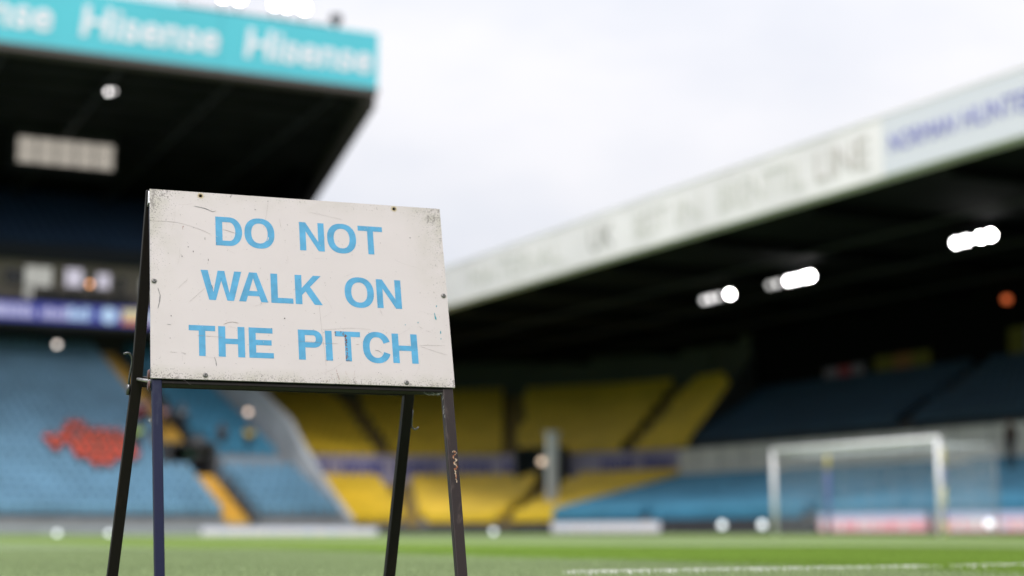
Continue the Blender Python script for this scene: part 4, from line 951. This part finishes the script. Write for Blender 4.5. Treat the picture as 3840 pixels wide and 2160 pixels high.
adboard((32.5, 62.0), (32.5, 53.2), -.02, .46, 2, 'pale lit board left of the goal, in front of the blue and yellow seats', False, .75)
adboard((32.9, 44.0), (32.9, 38.7), .02, .68, 3, 'pink lit board seen through the goal', True, .8)
adboard((32.9, 38.4), (32.9, 24.0), .02, .68, 4, 'pink lit board running out of frame right of the goal', True, .78)
def edge_lamp(x, y, z, label):
    root = tag(empty('pitch_edge_lamp', (x, y, gz(x, y))), label, 'lamp', 'small white lamps at the edge of the pitch'); h = z - gz(x, y) + .05
    g = MB(); g.tube([(0, 0, -.02), (0, 0, h - .08)], .03, 10); g.tube([(0, 0, -.02), (0, 0, .05)], [.16, .14], 14); g.build('stand', m_concd, root)
    g = MB(); n_ = 7
    g.tube([(0, 0, h + .12 * math.cos(math.pi * i / n_)) for i in range(n_ + 1)], [max(.12 * math.sin(math.pi * i / n_), .01) for i in range(n_ + 1)], 16)
    g.build('globe', bpy.data.materials.get('lamp_globe') or mat('lamp_globe', (.8, .8, .8), .4, emit=((.80, .88, .92), 1.7)), root, smooth=True)
for x, y, z, lb in ((14.55, 75, -.07, 'leftmost small white lamp at the pitch edge'), (16.85, 75, -.07, 'small white lamp behind the rear left leg of the sign'), (34.0, 72.6, .03, 'small white lamp just right of the brown sign leg'), (33.3, 69.3, .03, 'small white lamp below the yellow seats'),
                    (32, 48.3, .26, 'small white lamp left of the goal'), (32, 45.9, .26, 'small white lamp beside the left goalpost'), (32, 35.1, .26, 'small white lamp right of the right goalpost')):
    edge_lamp(x, y, z, lb)

# ------------------------------------------------------------------ people in the left-hand stand
m_skin = mat('skin', (.42, .26, .19), .6); m_hair = mat('hair', (.05, .03, .02), .8); m_trs = mat('dark_trousers', (.02, .022, .03), .9)
def skin_body(name, joints, mats, cut=None):
    """joints: {key: (pos, radius, parent)} -> one continuous skinned surface"""
    keys_ = list(joints); me = bpy.data.meshes.new(name)
    me.from_pydata([joints[k][0] for k in keys_], [(keys_.index(k), keys_.index(joints[k][2])) for k in keys_ if joints[k][2]], [])
    o = bpy.data.objects.new(name, me); COL.objects.link(o)
    sk = o.modifiers.new('s', 'SKIN'); o.modifiers.new('d', 'SUBSURF').levels = 1
    for i, k in enumerate(keys_):
        r = joints[k][1]; me.skin_vertices[0].data[i].radius = (r if isinstance(r, tuple) else (r, r)); me.skin_vertices[0].data[i].use_root = (i == 0)
    bpy.context.view_layer.update()
    m2 = bpy.data.meshes.new_from_object(o.evaluated_get(bpy.context.evaluated_depsgraph_get()))
    COL.objects.unlink(o); bpy.data.objects.remove(o)
    for m in mats: m2.materials.append(m)
    for p in m2.polygons:
        p.use_smooth = True
        if cut: p.material_index = cut(p.center)
    return m2
# seated figure faces -Y, origin at the feet; seat height .45
J = {'pelvis': ((0, 0, .52), .15, None), 'chest': ((0, .03, .80), (.17, .12), 'pelvis'), 'up': ((0, .02, .98), (.15, .10), 'chest'), 'neck': ((0, 0, 1.08), .055, 'up'), 'head': ((0, -.02, 1.17), .085, 'neck'), 'crown': ((0, -.01, 1.27), .08, 'head')}
for s, n_ in ((-1, 'l'), (1, 'r')):
    J['hip' + n_] = ((s * .09, -.06, .50), .085, 'pelvis'); J['kn' + n_] = ((s * .12, -.42, .50), .065, 'hip' + n_); J['an' + n_] = ((s * .12, -.40, .08), .042, 'kn' + n_); J['to' + n_] = ((s * .13, -.54, .04), .038, 'an' + n_)
    J['sh' + n_] = ((s * .20, .02, .98), .06, 'up'); J['el' + n_] = ((s * .25, -.06, .72), .045, 'sh' + n_); J['wr' + n_] = ((s * .15, -.30, .60), .03, 'el' + n_); J['ha' + n_] = ((s * .12, -.38, .58), .032, 'wr' + n_)
def cut_seat(c):
    if c.z > 1.09: return 0
    if abs(c.x) > .09 and c.y < -.27 and .52 < c.z < .66: return 0
    return 1 if (c.z < .56) else 2
m_shirt = mat('dark_shirt', (.03, .03, .04), .9)
seat_me = skin_body('person', J, [m_skin, m_trs, m_shirt], cut_seat)
K = {'pelvis': ((0, 0, .95), .15, None), 'chest': ((0, .01, 1.22), (.17, .12), 'pelvis'), 'up': ((0, .01, 1.40), (.15, .10), 'chest'), 'neck': ((0, 0, 1.50), .055, 'up'), 'head': ((0, -.02, 1.60), .085, 'neck'), 'crown': ((0, -.01, 1.70), .08, 'head')}
for s, n_ in ((-1, 'l'), (1, 'r')):
    K['hip' + n_] = ((s * .09, 0, .90), .09, 'pelvis'); K['kn' + n_] = ((s * .11, -.02, .48), .06, 'hip' + n_); K['an' + n_] = ((s * .12, .02, .09), .042, 'kn' + n_); K['to' + n_] = ((s * .13, -.13, .04), .038, 'an' + n_)
    K['sh' + n_] = ((s * .20, .01, 1.40), .06, 'up'); K['el' + n_] = ((s * .26, .03, 1.12), .045, 'sh' + n_); K['wr' + n_] = ((s * .25, -.08, .88), .03, 'el' + n_); K['ha' + n_] = ((s * .24, -.12, .78), .034, 'wr' + n_)
def cut_stand(c):
    if c.z > 1.51 or c.z < .84 and abs(c.x) > .2: return 0
    return 1 if c.z < .93 else 2
stand_me = skin_body('person', K, [m_skin, m_trs, m_shirt], cut_stand)
def vest_mesh(z0, z1, yo, m):
    """open jacket body and short sleeves as one shell round the torso"""
    J2 = {'a': ((0, yo * .3, z0), (.19, .165), None), 'b': ((0, yo, lerp(z0, z1, .5)), (.20, .15), 'a'), 'c': ((0, yo, z1), (.175, .125), 'b')}
    for s, q in ((-1, 'l'), (1, 'r')):
        J2['s' + q] = ((s * .215, yo, z1), .075, 'c'); J2['e' + q] = ((s * .26, yo - .04, z1 - .20), .066, 's' + q)
    return skin_body('jacket', J2, [m])
def hair_mesh(zc):
    g = MB(); k = 10
    g.tube([(0, .0 + .012 * i, zc - .05 + i * .028) for i in range(6)], [.088, .097, .096, .086, .062, .02], 12); o = g.build('hair', m_hair, smooth=True); me = o.data; COL.objects.unlink(o); bpy.data.objects.remove(o); return me
seat_hair, stand_hair = hair_mesh(1.235), hair_mesh(1.665)
def face_mesh(z):
    g = MB(); [g.tube([(s * .032, -.100, z + .012), (s * .032, -.107, z + .012)], .010, 8) for s in (-1, 1)]; g.tube([(0, -.100, z + .005), (0, -.120, z - .022)], [.008, .012], 6, mi=1); g.box(-.024, .024, -.108, -.098, z - .055, z - .048)
    o = g.build('face', [m_hair, m_skin]); me = o.data; COL.objects.unlink(o); bpy.data.objects.remove(o); return me
seat_face, stand_face = face_mesh(1.19), face_mesh(1.62)
cols = {'orange': (.98, .13, .07), 'lime': (.55, .72, .06), 'red': (.45, .05, .07), 'pink': (.62, .34, .36), 'black': (.012, .012, .014), 'green': (.02, .10, .06), 'grey': (.30, .30, .32), 'yellow': (.75, .52, .04), 'brown': (.10, .06, .04), 'navy': (.01, .02, .08)}
vests = {}
def person(x, y, z, colour, seated, label, group, rz=0.):
    root = tag(empty('person', (x, y, z), rz), label, 'person', group)
    key = (colour, seated)
    if key not in vests:
        m = bpy.data.materials.get('jacket_' + colour) or mat('jacket_' + colour, cols[colour], .6, noise=(4, .1))
        vests[key] = vest_mesh(.60, .98, .02, m) if seated else vest_mesh(1.0, 1.40, .01, m)
    for nm, me in (('body', seat_me if seated else stand_me), ('jacket', vests[key]), ('hair', seat_hair if seated else stand_hair), ('face', seat_face if seated else stand_face)):
        o = bpy.data.objects.new(nm, me); COL.objects.link(o); o.parent = root
    return root
# stewards in orange jackets: three rows of them, in the order they sit
def rowz(x, y):
    t = (y - 77.6) / 20; r = math.floor(t * 25 + 1e-6); return .3 + (ez(97.6) - .3) * (r + 1) / 25
rows_ = [(82.3, [17.7, 18.2, 18.7]), (83.1, [16.9, 17.4, 17.85, 18.3, 18.75, 19.2, 19.65]), (83.9, [15.9, 16.4, 16.85, 17.3, 17.8, 18.25, 18.7, 19.15, 19.6]), (84.7, [15.8, 16.3, 16.8, 17.25, 17.7, 18.2, 18.65, 19.1, 19.55]), (85.5, [16.7, 17.2, 17.65, 18.1, 18.7, 19.2]), (86.3, [17.1, 17.6])]
od = ['leftmost', 'second from the left', 'third from the left', 'fourth from the left', 'fifth from the left', 'sixth from the left', 'seventh from the left', 'eighth from the left', 'ninth from the left']
rn_ = ['lowest', 'second lowest', 'third lowest', 'third highest', 'second highest', 'highest']
rnd = random.Random(2)
for ri, (y, xs) in enumerate(rows_):
    xs = [x for x in xs if rnd.random() > .12]
    for i, x in enumerate(xs):
        y_ = 77.6 + (math.floor((y - 77.6) / .8) + .62) * .8
        person(x + .05 + rnd.uniform(-.09, .09), y_, rowz(x, y_) - .02, 'orange', True, f'seated person in an orange jacket, {rn_[ri]} row, {od[i]} of that row', 'people in orange jackets sitting in the blue seats', rnd.uniform(-.3, .3))
def on(x, y): return ez(y) + .3
person(20.15, 84.2, rowz(20.15, 84.2), 'lime', False, 'person in a lime yellow jacket right of the orange group', 'people round the stand entrance')
person(20.85, 86.9, rowz(20.8, 86.9), 'red', False, 'person in a dark red top at the yellow aisle', 'people round the stand entrance')
person(21.35, 87.6, rowz(21.3, 87.6), 'pink', False, 'person in a pale pink top beside the dark red one', 'people round the stand entrance')
person(21.6, 83.2, 2.72, 'black', False, 'person in black in the mouth of the stand entrance', 'people round the stand entrance')
person(22.6, 83.0, 2.72, 'green', False, 'person in dark green in the stand entrance', 'people round the stand entrance')
person(23.3, 83.4, 2.72, 'grey', False, 'person in a grey top on the right of the stand entrance', 'people round the stand entrance')
person(22.2, 86.9, ez(86.9) + .2, 'pink', False, 'person in pink standing above the stand entrance', 'people round the stand entrance')
person(23.2, 86.9, ez(86.9) + .2, 'grey', False, 'person in grey standing above the right side of the stand entrance', 'people round the stand entrance')
person(24.75, 84.6, ez(84.6) + .2, 'brown', False, 'person in brown right of the stand entrance', 'people round the stand entrance')
person(26.2, 84.5, ez(84.5) + .2, 'yellow', False, 'person in a yellow jacket behind the grey cross wall', 'people round the stand entrance')
person(40.5, 43.2, 2.2, 'brown', False, 'person in brown standing in the blue seats right of the goal', 'people in the right-hand stand', R(-90))
person(41.6, 42.0, 2.5, 'navy', False, 'person in dark clothes standing in the blue seats at the right edge', 'people in the right-hand stand', R(-90))
